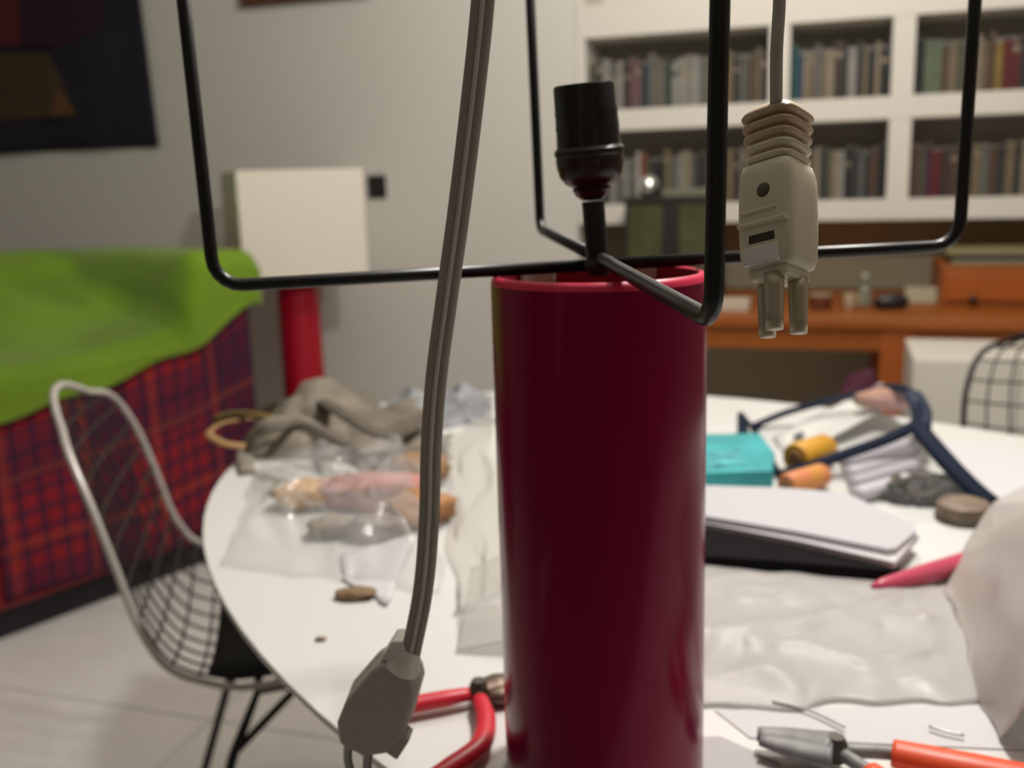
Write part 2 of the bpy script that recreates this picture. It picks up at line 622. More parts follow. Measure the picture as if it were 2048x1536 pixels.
pu0, pz = onwall(488, 16)
pu1, _ = onwall(745, 0)
pic = thing('framed_picture', W((pu0 + pu1) / 2, .012, pz), 'brown framed picture high on the white wall, only its lower edge showing', 'picture')
fw = .035
M_FR = wood('brown_frame', (.13, .055, .028), (.08, .03, .016))
wbox('frame_bar', pu0, pu1, .001, .026, pz, pz + fw, M_FR, pic)
wbox('frame_bar', pu0, pu1, .001, .026, pz + .6, pz + .6 + fw, M_FR, pic)
wbox('frame_bar', pu0, pu0 + fw, .001, .0255, pz + fw, pz + .6, M_FR, pic)
wbox('frame_bar', pu1 - fw, pu1, .001, .0255, pz + fw, pz + .6, M_FR, pic)
wbox('canvas', pu0 + fw, pu1 - fw, .001, .012, pz + fw, pz + .6, mat('canvas_print', (.20, .15, .10), .8, col2=(.06, .05, .06), vscale=8), pic)

su0, sz1 = onwall(736, 351)
su1, sz0 = onwall(774, 396)
sw = thing('wall_switch', W((su0 + su1) / 2, 0, sz0), 'small square black switch plate on the white wall', 'switch')
wbox('plate', su0, su1, .0005, .009, sz0, sz1, mat('black_switch_plastic', (.01, .01, .012), .4), sw, bevel=.003)
wbox('rocker', su0 + .018, su1 - .018, .009, .013, sz0 + .018, sz1 - .018, mat('black_switch_rocker', (.015, .015, .016), .35), sw, bevel=.002)

# ================================================================ desk against the recess
DZ = .705
DV = .47
du0, du1 = -.66, 1.35
desk = thing('desk', W((du0 + du1) / 2, .1, 0), 'long orange wooden desk under the white bookcase', 'desk')
wbox('desktop', du0, du1, -.29, DV, DZ - .03, DZ, M_DESK, desk, bevel=.003)
wbox('apron', du0 + .03, du1 - .03, DV - .045, DV - .015, DZ - .092, DZ - .03, M_DESK, desk)
lu0, _ = onwall(1757, 760, DV - .03)
lu1, _ = onwall(1824, 760, DV - .03)
M_LEGW = wood('orange_wood_leg', (.44, .115, .017), (.28, .065, .010), axis='Z')
for (a, b, v0, v1) in ((lu0, lu1, DV - .10, DV - .012), (lu0, lu1, -.27, -.19), (du0 + .03, du0 + .10, DV - .10, DV - .012), (du0 + .03, du0 + .10, -.27, -.19),
                       (du1 - .10, du1 - .03, DV - .10, DV - .012), (du1 - .10, du1 - .03, -.27, -.19)):
    wbox('leg', a, b, v0, v1, 0, DZ - .03, M_LEGW, desk)

# wooden drawer box on the desk
bu0, _ = onwall(1880, 600, .22)
bu1 = bu0 + .42
bz1 = onwall(1950, 532, .22)[1]
dbox = thing('drawer_box', W((bu0 + bu1) / 2, .1, DZ), 'orange wooden drawer box with a dark knob standing on the desk', 'box')
wbox('body', bu0, bu1, -.1, .21, DZ, bz1, M_DESK, dbox, bevel=.003)
fr_ = wbox('drawer_front', bu0 + .012, bu1 - .012, .208, .22, DZ + .02, bz1 - .02, wood('orange_wood_front', (.43, .11, .016), (.30, .07, .01)), dbox, bevel=.003)
ku, kz = onwall(1945, 597, .22)
lathe('knob', W(ku, .219, kz), WN, [(.006, 0), (.005, .006), (.010, .012), (.011, .018), (.006, .022)], mat('dark_knob', (.02, .012, .01), .4), fr_, segs=16)
# papers and book lying on it
wbox_ = wbox('magazine', bu0 + .03, bu0 + .33, -.06, .18, bz1, bz1 + .012, mat('grey_green_cover', (.20, .20, .13), .6), bevel=.002)
tag(wbox_, 'grey green magazine lying directly on the orange drawer box', 'magazine')
wbox_ = wbox('closed_notebook', bu0 + .05, bu0 + .36, -.05, .16, bz1 + .0122, bz1 + .024, mat('black_cover', (.02, .02, .02), .6), bevel=.002)
tag(wbox_, 'thin black notebook between the magazine and the olive folder on the drawer box', 'notebook')
wbox_ = wbox('paper_folder', bu0 + .02, bu0 + .30, -.07, .15, bz1 + .0242, bz1 + .038, mat('olive_folder', (.26, .22, .11), .7), bevel=.002)
tag(wbox_, 'olive card folder topmost of the pile on the drawer box', 'folder')


def deskspot(px, py):
    """point of the desk top seen at a pixel"""
    return onz(px, py, DZ)


def at_desk(px, v):
    u = onwall(px, 620, v)[0]
    return W(u, v, DZ)


# olive glass lantern with a ball mirrored to make the highlight (behind the tube rim)
lu, _ = onwall(1252, 470, .20)
lr, _ = onwall(1432, 470, .20)
lz = onwall(1330, 398, .20)[1]
lan = thing('lantern', W((lu + lr) / 2, .12, DZ), 'dark olive glass lantern with a shiny ball on its lid, on the desk', 'lantern')


def lpt(f, v, z):                                   # flared body: wider at the foot
    k = 1 + .10 * (1 - (z - DZ) / (lz - DZ))
    uc = (lu + lr) / 2
    return W(uc + (f - .5) * (lr - lu) * k, .12 + (v - .5) * .18 * k, z)


M_OLIVE = mat('olive_glass', (.095, .098, .045), .25, var=.3, vscale=12)
M_OLDK = mat('dark_lantern_metal', (.014, .015, .010), .5)
obj('glass_body', [lpt(f, v, z) for z in (DZ + .012, lz - .01) for f, v in ((.03, .97), (.97, .97), (.97, .03), (.03, .03))], BF, M_OLIVE, lan)
for f0, f1 in ((0, .045), (.42, .60), (.955, 1)):
    obj('post', [lpt(f, v, z) for z in (DZ, lz - .008) for f, v in ((f0, 1.0), (f1, 1.0), (f1, .0), (f0, .0))], BF, M_OLDK, lan, bevel=.001)
obj('lid', [lpt(f, v, z) for z in (lz - .010, lz + .006) for f, v in ((-.02, 1.02), (1.02, 1.02), (1.02, -.02), (-.02, -.02))], BF, M_OLDK, lan, bevel=.002)
M_GLASS = mat('clear_glass', (.75, .78, .76), .03, alpha=.38, spec=1.0, coat=1.0)
pb = W(lu + (lr - lu) * .24, .17, lz + .006)
lathe('ball', pb, (0, 0, 1), [(.001, 0)] + [(.034 * sin(pi * i / 14), .034 - .034 * cos(pi * i / 14)) for i in range(1, 14)] + [(.001, .068)], mat('mirror_ball', (.80, .82, .80), .24, metal=1.0), lan, segs=28)
M_GBAND = mat('grey_green_glass', (.22, .23, .17), .15, alpha=.75)
obj('glass_shelf', [lpt(f, v, z) for z in (lz + .006, lz + .030) for f, v in ((.40, .9), (.98, .9), (.98, .1), (.40, .1))], BF, M_GBAND, lan, bevel=.003)

# small things along the desk ---------------------------------
p = at_desk(1640, .28)
c_ = thing('wooden_cup', p, 'small red brown wooden cup on the desk beside the hanging plug', 'cup')
lathe('body', p, (0, 0, 1), [(.026, 0), (.031, .004), (.033, .04), (.030, .042), (.027, .010)], mat('brown_cup', (.15, .045, .018), .5, var=.3), c_, segs=20)
lathe('rim', p + V((0, 0, .038)), (0, 0, 1), [(.031, 0), (.0345, .002), (.0335, .006), (.030, .006)], mat('pale_cup_rim', (.35, .25, .15), .5), c_, segs=20)
p = at_desk(1698, .27)
fg = thing('porcelain_cup', p, 'tiny cream porcelain cup between the wooden cup and the glass bottle', 'cup')
lathe('body', p, (0, 0, 1), [(.012, 0), (.014, .003), (.018, .03), (.020, .044), (.018, .044), (.013, .006)], mat('cream_porcelain', (.50, .43, .28), .35), fg, segs=20)
tube('handle', [p + V((.017, 0, .036)), p + V((.030, 0, .034)), p + V((.029, 0, .018)), p + V((.015, 0, .012))], .003, MATS['cream_porcelain'], fg)
p = at_desk(1728, .22)
fg = thing('glass_bottle', p, 'small grey glass bottle standing on the desk beside the black pouch', 'bottle')
lathe('body', p, (0, 0, 1), [(.016, 0), (.020, .004), (.020, .045), (.009, .062), (.008, .074), (.011, .076), (.011, .080)], mat('grey_bottle_glass', (.25, .26, .20), .1, alpha=.7), fg, segs=20)
lathe('stopper', p + V((0, 0, .080)), (0, 0, 1), [(.007, 0), (.009, .003), (.011, .010), (.006, .018)], mat('pale_stopper', (.38, .40, .32), .3), fg, segs=14)
p = at_desk(1782, .26)
bl = thing('black_pouch', p, 'black soft oval pouch lying on the desk left of the drawer box', 'pouch')
blob('body', p, (.052, .035, .024), mat('black_leather', (.012, .012, .014), .5), bl, amp=.15, seed=3)
tube('zip', [p + V((-.045, -.020, .030)), p + V((0, -.026, .040)), p + V((.045, -.020, .030))], .002, M_STEEL, bl)
p = at_desk(1848, .10)
o = obj('envelope', boxv(-.055, .055, -.01, .01, 0, .045, lambda x, y, z: p + WE * x + WN * (-y - z * .35) + V((0, 0, z))), BF, mat('pale_envelope', (.36, .32, .22), .7), bevel=.001)
tag(o, 'pale beige envelope leaning on the desk beside the drawer box', 'envelope')
p = at_desk(1462, .30)
o = obj('white_notepad', boxv(-.065, .055, -.04, .05, 0, .03, lambda x, y, z: p + WE * x + WN * y + V((0, 0, z))), [tuple(reversed(f)) for f in BF], mat('notepad_paper', (.55, .48, .38), .7), bevel=.002)
tag(o, 'pale notepad lying on the left end of the desk', 'notepad')

# white cabinet under the desk, beside its leg
cu0, cz1 = onwall(1826, 716, .80)
cab = thing('cabinet', W(cu0 + .22, .66, 0), 'low white cabinet standing in front of the desk at the right', 'cabinet')
wbox('body', cu0, cu0 + .46, .50, .785, .002, cz1, M_SHELF, cab)
dr = wbox('door', cu0 + .004, cu0 + .228, .786, .80, .03, cz1 - .004, mat('cabinet_white', (.74, .70, .62), .5), cab)
wbox('handle', cu0 + .20, cu0 + .212, .80, .812, .30, .38, M_STEEL, dr)
dr = wbox('door', cu0 + .232, cu0 + .456, .786, .80, .03, cz1 - .004, MATS['cabinet_white'], cab)
wbox('handle', cu0 + .248, cu0 + .26, .80, .812, .30, .38, M_STEEL, dr)

# ================================================================ finished lamp in the back, on a low side table
lc = aty(594, 560, 3.34)
LC = V((lc.x, lc.y, 0))
TZ = .36
st = thing('side_table', LC, 'low round side table carrying the lamp with the white box shade', 'side table')
lathe('top', LC + V((0, 0, TZ - .025)), (0, 0, 1), [(.150, 0), (.155, .005), (.155, .022), (.150, .025)], wood('side_table_wood', (.16, .10, .05), (.10, .06, .03)), st, segs=40)
lathe('stem', LC, (0, 0, 1), [(.12, 0), (.11, .012), (.03, .03), (.025, TZ - .026)], M_BLACK, st, segs=24)

zs0 = aty(610, 558, 3.13).z
zs1 = aty(610, 338, 3.13).z
rlamp = 82 / 2000 * 3.38 / 2
bl_ = thing('box_shade_lamp', LC + V((0, 0, TZ)), 'finished lamp with white square box shade on a red tube, by the back wall', 'lamp')
lathe('tube', LC + V((0, 0, TZ)), (0, 0, 1), [(rlamp, 0), (rlamp, zs0 + .02 - TZ), (rlamp - .004, zs0 + .02 - TZ), (rlamp - .004, .01)], M_RED_B if False else mat('red_lacquer_far', (.40, .004, .020), .45), bl_, segs=40)
hs = .394 / 2
fa = radians(22)                                    # the shade's front is turned a little to the right
ex = V((cos(fa), sin(fa), 0))
ey = V((-sin(fa), cos(fa), 0))
M_SHADE = mat('white_shade_fabric', (.84, .79, .68), .8, bump=.06, bscale=200)
sh = None
for q, (a, b) in enumerate(((ex, -ey), (ey, ex), (-ex, ey), (-ey, -ex))):
    vs = []
    for z in (zs0, zs1):
        for du, dv in ((-hs, hs), (hs, hs), (hs, hs - .005), (-hs, hs - .005)):
            vs.append(LC + a * du + b * dv + V((0, 0, z)))
    obj('shade_panel', vs, BF, M_SHADE, bl_, bevel=.001)
for s in (-1, 1):
    for t in (-1, 1):
        c = LC + ex * s * (hs - .01) + ey * t * (hs - .01)
        tube('wire_arm', [LC + V((0, 0, zs0 + .024)), c + V((0, 0, zs0 + .024)), c + V((0, 0, zs1 - .01))], .004, M_BLACK, bl_, n=0)
lathe('socket', LC + V((0, 0, zs0 + .02)), (0, 0, 1), [(.012, 0), (.012, .05), (.022, .06), (.022, .12)], M_BAKE, bl_, segs=20)

# ================================================================ sofa with throws on the left
A0, B0 = onz(0, 1290, 0), onz(420, 1130, 0)
sd = (B0 - A0).normalized()                          # along the front, away from the camera
sn = V((sd.y, -sd.x, 0))                             # out of the front, to the right
R_END = B0 + sd * .20
LEN, DEP, SZ = 1.75, .80, .56


def SF(s, d, z):                                     # s back from the right end, d depth behind the front, z up
    return R_END - sd * s - sn * d + V((0, 0, z))


def sbox(name, s0, s1, d0, d1, z0, z1, m, parent, bevel=.03):
    return obj(name, boxv(s0, s1, d0, d1, z0, z1, SF), [tuple(reversed(f)) for f in BF], m, parent, bevel=bevel, segs=4)


M_SOFA = mat('red_upholstery', (.26, .006, .016), .9, var=.2, vscale=8, sheen=.2)
sofa = thing('sofa', SF(LEN / 2, DEP / 2, 0), 'red sofa by the left wall under a plaid blanket and a green throw', 'sofa')
sbox('shadow_plinth', .03, LEN - .03, .03, DEP - .03, 0, .075, mat('black_shadow_plinth', (.012, .011, .014), .7), sofa, bevel=.004)  # black base stands in for the shadow line under the sofa
sbox('seat', 0.2, LEN, 0, DEP - .2, .075, SZ, M_SOFA, sofa)
sbox('armrest', 0, .2, .0, DEP - .2, .075, .88, M_SOFA, sofa)
sbox('backrest', 0, LEN, DEP - .2, DEP, .075, .875, M_SOFA, sofa)
for k in range(2):
    sbox('cushion', .21 + k * .76, .96 + k * .76, .03, DEP - .2, SZ, SZ + .07, M_SOFA, sofa, bevel=.04)

M_PLAID = plaid('plaid_wool')


def lerp_tab(tab, x):
    if x <= tab[0][0]:
        return tab[0][1]
    for (a, b), (c, d) in zip(tab, tab[1:]):
        if x <= c:
            return b + (d - b) * (x - a) / (c - a)
    return tab[-1][1]


def hem(ss):                                        # where the green throw ends on the front
    return lerp_tab([(-.04, .79), (0, .77), (.18, .675), (.5, .605), (.8, .565), (1.5, .54)], ss) + .006 * sin(ss * 23)


def plaidfn(s, t):                                  # hangs over the front of the seat
    ss = .005 + .80 * s
    z = .10 + (hem(ss) + .025 - .10) * t
    return SF(ss, -.018 - .007 * sin(s * 17 + t * 2) - .006 * nz(s * 6, t * 4, 5), z + .012 * sin(s * 9) * (1 - t))


pl = grid('plaid_blanket', plaidfn, 50, 26, M_PLAID, None, solid=.006, uv=(.8, .5))
tag(pl, 'dark red plaid blanket hanging down the front of the sofa', 'blanket')


def throwfn(s, t):
    ss = -.03 + 1.5 * s
    h = hem(ss)
    f = min(1, max(0, (ss - .19) / .06))
    arm = 1 - f * f * (3 - 2 * f)
    pa_ = [(0, (-.045, h)), (.28, (-.05, .88)), (.34, (-.02, .925)), (.7, (.55, .92)), (.85, (.68, .92)), (1, (.86, .91))]
    pb_ = [(0, (-.045, h)), (.16, (-.05, .64 + .02)), (.24, (.0, .70)), (.55, (.40, .80)), (.75, (.54, .89)), (.85, (.62, .915)), (1, (.86, .91))]
    da, za = lerp_tab([(k, v[0]) for k, v in pa_], t), lerp_tab([(k, v[1]) for k, v in pa_], t)
    db, zb_ = lerp_tab([(k, v[0]) for k, v in pb_], t), lerp_tab([(k, v[1]) for k, v in pb_], t)
    d, z = da * arm + db * (1 - arm), za * arm + zb_ * (1 - arm)
    w = .030 * nz(ss * 2.6 + 4, t * 4, 2) + .012 * nz(ss * 7, t * 8, 7)
    g = min(1, t / .2) * (1 - .7 * arm)
    z += max(w, -.02) * g
    d -= abs(w) * .5 * (1 - g)
    if ss < 0:
        z -= -ss * .8
    return SF(ss, d, z)


gt = grid('green_throw', throwfn, 70, 70, M_GREEN, None, solid=.008)
tag(gt, 'bright green throw spread over the seat and back of the sofa', 'throw')

# ================================================================ round-ended white table
EC = V((.294, .984, 0))
EA = V((.594, -.804, 0))
EB = V((.804, .594, 0))
RA, RB, TT = .872, .549, .73
tb = thing('table', EC, 'oval white table covered with tools, bags and papers', 'table')
prof = [(.90, -.030), (.955, -.024), (.985, -.014), (.999, -.005), (1.0, -.002), (.998, 0)]
n = 96
vs, fs = [], []
for k, h in prof:
    for i in range(n):
        a = 2 * pi * i / n
        vs.append(EC + EA * (RA * k * cos(a)) + EB * (RB * k * sin(a)) + V((0, 0, TT + h)))
for j in range(len(prof) - 1):
    for i in range(n):
        i2 = (i + 1) % n
        fs.append((j * n + i, j * n + i2, (j + 1) * n + i2, (j + 1) * n + i))
fs.append(tuple(range(n))[::-1])
fs.append(tuple((len(prof) - 1) * n + i for i in range(n)))
top = obj('tabletop', vs, fs, M_TABLE, tb)
for p_ in top.data.polygons:
    p_.use_smooth = len(p_.vertices) == 4
top.data.set_sharp_from_angle(angle=radians(35))
lathe('pedestal', EC, (0, 0, 1), [(.30, 0), (.30, .008), (.20, .03), (.09, .12), (.055, .30), (.05, .48), (.07, .60), (.14, .68), (.20, .701)], M_TABLE, tb, segs=48)

# ================================================================ the lamp being built
KL = .892
LX, LY = .058 * KL, .65 * KL
RIM = 1.1 - .060 * KL
RT = .0700 * KL
lampo = thing('unfinished_lamp', V((LX, LY, TT)), 'unfinished lamp: tall dark red tube with black socket and bare wire frame', 'lamp')
base = V((LX, LY, TT))
hh = RIM - TT
lathe('tube', base, (0, 0, 1), [(RT, 0), (RT, hh - .0045)], M_RED, lampo, segs=96, caps=False)
lathe('tube_rim', base, (0, 0, 1), [(RT, hh - .0045), (RT - .0006, hh - .0022), (RT - .0022, hh - .0004), (RT - .0036, hh), (RT - .0050, hh - .0008), (RT - .005, hh - .0015)], M_RIMLIGHT, lampo, segs=96, caps=False)
lathe('tube_lining', base, (0, 0, 1), [(RT - .005, hh - .0015), (RT - .005, .004), (.0005, .004)], M_REDIN, lampo, segs=64, caps=False)
# wire frame: four arms crossing on the rim and turned up at their ends
cz = RIM + .0045
ctr = V((LX, LY, cz))
corners = [aty(x, y, d * KL) for x, y, d in ((428, 573, .625), (1427, 643, .407), (1918, 491, .675), (1080, 458, .885))]
TOPZ = cz + .31
tops = []
for k, c in enumerate(corners):
    d = (ctr - c)
    d.z = 0
    d.normalize()
    rr = .016 if k in (0, 2) else .012
    start = ctr + V((0, 0, (.0 if k % 2 == 0 else .004)))
    dirn = (start - c).normalized()
    path = [start, c + dirn * rr * 2.2, c + dirn * rr]
    up = V((0, 0, 1))
    for j in range(1, 5):
        a = j / 5 * pi / 2
        path.append(c + dirn * rr * (1 - sin(a)) + up * rr * (1 - cos(a)))
    path.append(c + up * rr)
    lean = {0: (-.006, 0), 1: (.003, 0), 2: (.002, 0), 3: (-.006, 0)}[k]
    tp = V((c.x + lean[0], c.y + lean[1], TOPZ))
    path.append(c + up * (rr + .03) + V((lean[0], lean[1], 0)) * .1)
    path.append(tp)
    tops.append(tp)
    tube('wire_arm', path, .0037, M_BLACK, lampo, segs=12, n=0)
for k in range(4):
    tube('top_wire', [tops[k], tops[(k + 1) % 4]], .0038, M_BLACK, lampo, segs=10, n=0)

# socket on its stem, leaning a little to the left
s0 = V((LX, LY, cz - .002))
s1 = aty(1168, 168, LY - .004)
ax = (s1 - s0)
SL = ax.length
ax.normalize()
K = SL / 345.0                                       # metres per pixel row of the photograph at that place
lathe('stem', s0 - ax * .004, ax, [(.0072 * KL, 0), (.0072 * KL, 142 * K)], M_BLACK, lampo, segs=20)
lathe('foot_nut', s0, ax, [(.013 * KL, .0), (.013 * KL, .003), (.010 * KL, .006)], M_BLACK, lampo, segs=6, smooth=False)
sk = lathe('socket_cup', s0, ax, [(.0073 * KL, 132 * K), (.0105 * KL, 140 * K), (.0125 * KL, 152 * K), (.0118 * KL, 156 * K), (.0165 * KL, 164 * K), (.0198 * KL, 178 * K), (.0212 * KL, 194 * K), (.0216 * KL, 208 * K), (.0212 * KL, 214 * K)], M_BAKEREFL, lampo, segs=48)
lathe('socket_shell', s0, ax, [(.0212 * KL, 214 * K), (.0222 * KL, 220 * K), (.0222 * KL, 226 * K), (.0202 * KL, 232 * K), (.0198 * KL, 262 * K), (.0202 * KL, 266 * K), (.0198 * KL, 270 * K), (.0196 * KL, 290 * K), (.0200 * KL, 294 * K), (.0196 * KL, 298 * K),
                                   (.0193 * KL, 341 * K), (.0183 * KL, 345 * K), (.0160 * KL, 345 * K), (.0155 * KL, 300 * K)], M_BAKE, lampo, segs=48)
lathe('contact', s0, ax, [(.0155 * KL, 300 * K), (.006 * KL, 302 * K), (.004 * KL, 308 * K), (.0005 * KL, 309 * K)], M_STEEL, lampo, segs=20)
# pale tape tabs that hold the wire on the rim
M_TAPE = mat('pale_tape', (.62, .50, .44), .5, alpha=.9)
for ang, wdt in ((radians(128), .5), (radians(55), .34)):
    def tfn(s, t, ang=ang, wdt=wdt):
        a = ang + (s - .5) * wdt
        prof_ = [(RT - .0062, RIM - .012), (RT - .0062, RIM + .0008), (RT - .0025, RIM + .0014), (RT + .0009, RIM + .0006), (RT + .0009, RIM - .010)]
        f = t * 4
        i = min(3, int(f))
        g = f - i
        r_ = prof_[i][0] * (1 - g) + prof_[i + 1][0] * g
        z_ = prof_[i][1] * (1 - g) + prof_[i + 1][1] * g
        return V((LX + r_ * cos(a), LY + r_ * sin(a), z_))
    grid('tape', tfn, 8, 16, M_TAPE, lampo, solid=.0005)

# ================================================================ cord with flat grey plug (left)
cp = [(985, -420, .46), (978, -200, .455), (966, 0, .45), (945, 200, .45), (918, 420, .455), (893, 600, .46), (872, 760, .465), (862, 900, .47), (858, 1040, .475), (846, 1180, .48), (822, 1305, .485)]
def over_bar(a, b, x):
    k = (x - a.x) / (b.x - a.x)
    q = a + (b - a) * k
    return [q + V((.004, .014, -.07)), q + V((.002, .010, -.005)), q + V((0, 0, .0085)), q + V((0, -.009, -.004))]


pc = over_bar(tops[0], tops[1], aty(983, -380, .45).x) + [aty(x, y, d) for x, y, d in cp[1:]]
cord = thing('power_cord', pc[-1], 'taupe twin-core cord ending in a flat grey plug, hanging in front of the tube', 'cord')
sp_ = smoothpath(pc, 8)
off = .0024
for s in (-1, 1):
    path = []
    for i, q in enumerate(sp_):
        t = (sp_[min(i + 1, len(sp_) - 1)] - sp_[max(i - 1, 0)]).normalized()
        sd_ = t.cross(V((0, -1, 0))).normalized()
        path.append(q + sd_ * off * s * 1.08)
    tube('conductor', path, .0026, M_CORD, cord, segs=12, n=0)
tube('web', [q + V((0, -.0020, 0)) for q in sp_], .0012, M_CORDL, cord, segs=8, n=0)

pa, pe = aty(806, 1330, .487), aty(722, 1492, .495)
ax = (pe - pa).normalized()
toward = V((0, -1, .18)).normalized()
wd = ax.cross(toward).normalized()
th_ = wd.cross(ax).normalized()
if th_.y > 0:
    th_ = -th_
L_ = (pe - pa).length


def plugpoly(name, pts, t0, t1, m, parent, bevel=.002):
    n_ = len(pts)
    a_ = sum(pts[i][0] * pts[(i + 1) % n_][1] - pts[(i + 1) % n_][0] * pts[i][1] for i in range(n_))
    P = [pa + ax * (x * L_) + wd * y for x, y in pts]
    vs = [p_ + th_ * t0 for p_ in P] + [p_ + th_ * t1 for p_ in P]
    fs = [tuple(range(n_)), tuple(range(n_, 2 * n_))[::-1]] + [(i, n_ + i, n_ + (i + 1) % n_, (i + 1) % n_) for i in range(n_)]
    # make the winding point outward whichever way the outline runs
    nrm = (vs[1] - vs[0]).cross(vs[2] - vs[1])
    if nrm.dot(th_) * (t1 - t0) > 0:
        fs = [tuple(reversed(f)) for f in fs]
    return obj(name, vs, fs, m, parent, bevel=bevel, segs=3)


# body outline: x along the plug, y across it (towards the right in the picture is negative or positive by wd)
sgn = 1 if wd.x < 0 else -1                          # +1: y positive is to the left
bodyp = [(.0, .010 * sgn), (.12, .0135 * sgn), (.55, .0185 * sgn), (.80, .0175 * sgn), (1.0, .011 * sgn), (1.0, -.004 * sgn), (.86, -.0135 * sgn), (.60, -.0175 * sgn), (.12, -.0125 * sgn), (.0, -.008 * sgn)]
plug = plugpoly('plug_body', bodyp, -.008, .008, M_GREYPL, cord, bevel=.003)
plugpoly('plug_back', [(x * .97 + .01, y * 1.05) for x, y in bodyp], -.016, -.0081, M_WHITEPL, cord, bevel=.003)
plugpoly('tab', [(.62, -.0165 * sgn), (.64, -.0215 * sgn), (.90, -.0205 * sgn), (.88, -.0130 * sgn)], -.006, .005, M_GREYPL, plug, bevel=.001)
lathe('collar', pa - ax * .011, ax, [(.0048, 0), (.0062, .002), (.0075, .008), (.010, .012)], M_WHITEPL, cord, segs=20)
plugpoly('clip', [(-.21, .011 * sgn), (-.26, .006 * sgn), (-.17, .001 * sgn), (-.02, .004 * sgn), (.02, .012 * sgn)], -.010, .004, M_WHITEPL, plug, bevel=.001)
for s in (.008, -.004):
    b0 = pa + ax * (L_ * .97) + wd * s * sgn - th_ * .002
    tube('prong', [b0, b0 + ax * .012 + V((.003, 0, -.004)), b0 + ax * .016 + V((.006, 0, -.011))], .0026, M_STEEL, plug, segs=12, n=3)

# ================================================================ cord with cream plug (right)
PD = .40
pt = aty(1553, 236, PD + .012)
rc = over_bar(tops[1], tops[2], aty(1566, -400, PD).x) + [aty(1563, -180, PD + .004), aty(1559, 0, PD + .006), aty(1553, 110, PD + .002), pt + V((0, 0, -.004))]
cord2 = thing('cream_plug_cord', aty(1550, 660, PD), 'cream plug with ribbed neck hanging on a thin grey cord at the right', 'plug')
tube('cord', rc, .0025, mat('pale_grey_cord', (.42, .39, .34), .5), cord2, segs=12)
px = .0002 * (PD / .40)
Rp = Matrix.Rotation(radians(-22), 3, 'X') @ Matrix.Rotation(radians(4), 3, 'Y') @ Matrix.Rotation(radians(43), 3, 'Z')
porg = aty(1557, 445, PD)


def PL(x, y, z):
    return porg + Rp @ V((x, y, z))


def rbox(name, hx, hy, z0, z1, m, parent, bevel=.004, cx=0, cy=0, tx=1.0, ty=1.0):
    vs = [PL(cx + a * hx, cy + b * hy, z0) for a, b in ((-1, -1), (1, -1), (1, 1), (-1, 1))] + [PL(cx + a * hx * tx, cy + b * hy * ty, z1) for a, b in ((-1, -1), (1, -1), (1, 1), (-1, 1))]
    return obj(name, vs, BF, m, parent, bevel=bevel, segs=4)


hx = .0118
def sq(name, prof, m, parent, p=5.0, segs=40):
    """upright body with rounded square sections; prof: list of (half width, z)"""
    vs, fs = [], []
    for h, z in prof:
        for k in range(segs):
            a = 2 * pi * k / segs
            c, d = cos(a), sin(a)
            q = (abs(c) ** p + abs(d) ** p) ** (-1 / p)
            vs.append(PL(h * c * q, h * d * q, z))
    for i in range(len(prof) - 1):
        for k in range(segs):
            k2 = (k + 1) % segs
            fs.append((i * segs + k, i * segs + k2, (i + 1) * segs + k2, (i + 1) * segs + k))
    fs.append(tuple(range(segs))[::-1])
    fs.append(tuple((len(prof) - 1) * segs + k for k in range(segs)))
    o = obj(name, vs, fs, m, parent, smooth=True)
    o.data.set_sharp_from_angle(angle=radians(50))
    return o


body = sq('plug_body', [(.0085, -.0205), (.0108, -.0190), (.0118, -.015), (.0122, 0), (.0121, .012), (.0118, .018), (.0108, .0222), (.009, .0232)], M_CREAM, cord2, p=7)
for k in range(5):                                  # ribbed neck
    z = .0232 + .0046 * k
    w_ = .0110 + .0003 * k
    top = [(.0095, z + .0052), (.006, z + .0064), (.003, z + .0068)] if k == 4 else [(w_ - .0016, z + .0034)]
    sq('rib', [(w_ - .0022, z), (w_ - .0004, z + .0007), (w_, z + .0016), (w_ - .0004, z + .0027)] + top, M_PEACH if k > 1 else M_CREAM, cord2, p=4)
sq('neck_core', [(.0090, .0225), (.0090, .0450)], M_PEACH, cord2, p=4)
# the face on the left carries a screw, ridges and a slot (local -x after the turn)
def facebox(name, y0, y1, z0, z1, d, m, parent, bevel=.0006):
    return obj(name, boxv(-hx - d, -hx + .003, y0, y1, z0, z1, PL), BF, m, parent, bevel=bevel)
FX = -1
facebox('ridge', -.0112, .0105, -.0042, -.0022, .0016, M_CREAM, body)
facebox('ridge', -.0070, .0095, .0012, .0026, .0012, M_CREAM, body)
facebox('slot', -.0060, .0060, -.0112, -.0072, .0003, mat('slot_dark', (.05, .04, .025), .7), body)
facebox('label_block', -.0075, .0085, -.0195, -.0125, .0009, M_WHITEPL, body)
lathe('screw', PL(-hx + .001, -.001, .0098), Rp @ V((-1, 0, 0)), [(.0030, 0), (.0030, .0013), (.0022, .0018)], mat('screw_dark', (.09, .075, .05), .5), body, segs=16)
rbox('foot', .0088, .0088, -.0245, -.0200, M_CREAM, cord2, bevel=.0015)
for (x, y) in ((-.0066, -.0022), (.0022, .0066), (.0040, -.0055)):
    vs_ = [PL(x * 1.05, y * 1.05, -.023), PL(x * 1.05, y * 1.05, -.034), PL(x * 1.05, y * 1.05, -.0450)]
    tube('prong', vs_, [.0040, .0037, .0034], mat('worn_brass', (.50, .45, .33), .35, metal=.45), cord2, segs=14, n=2)


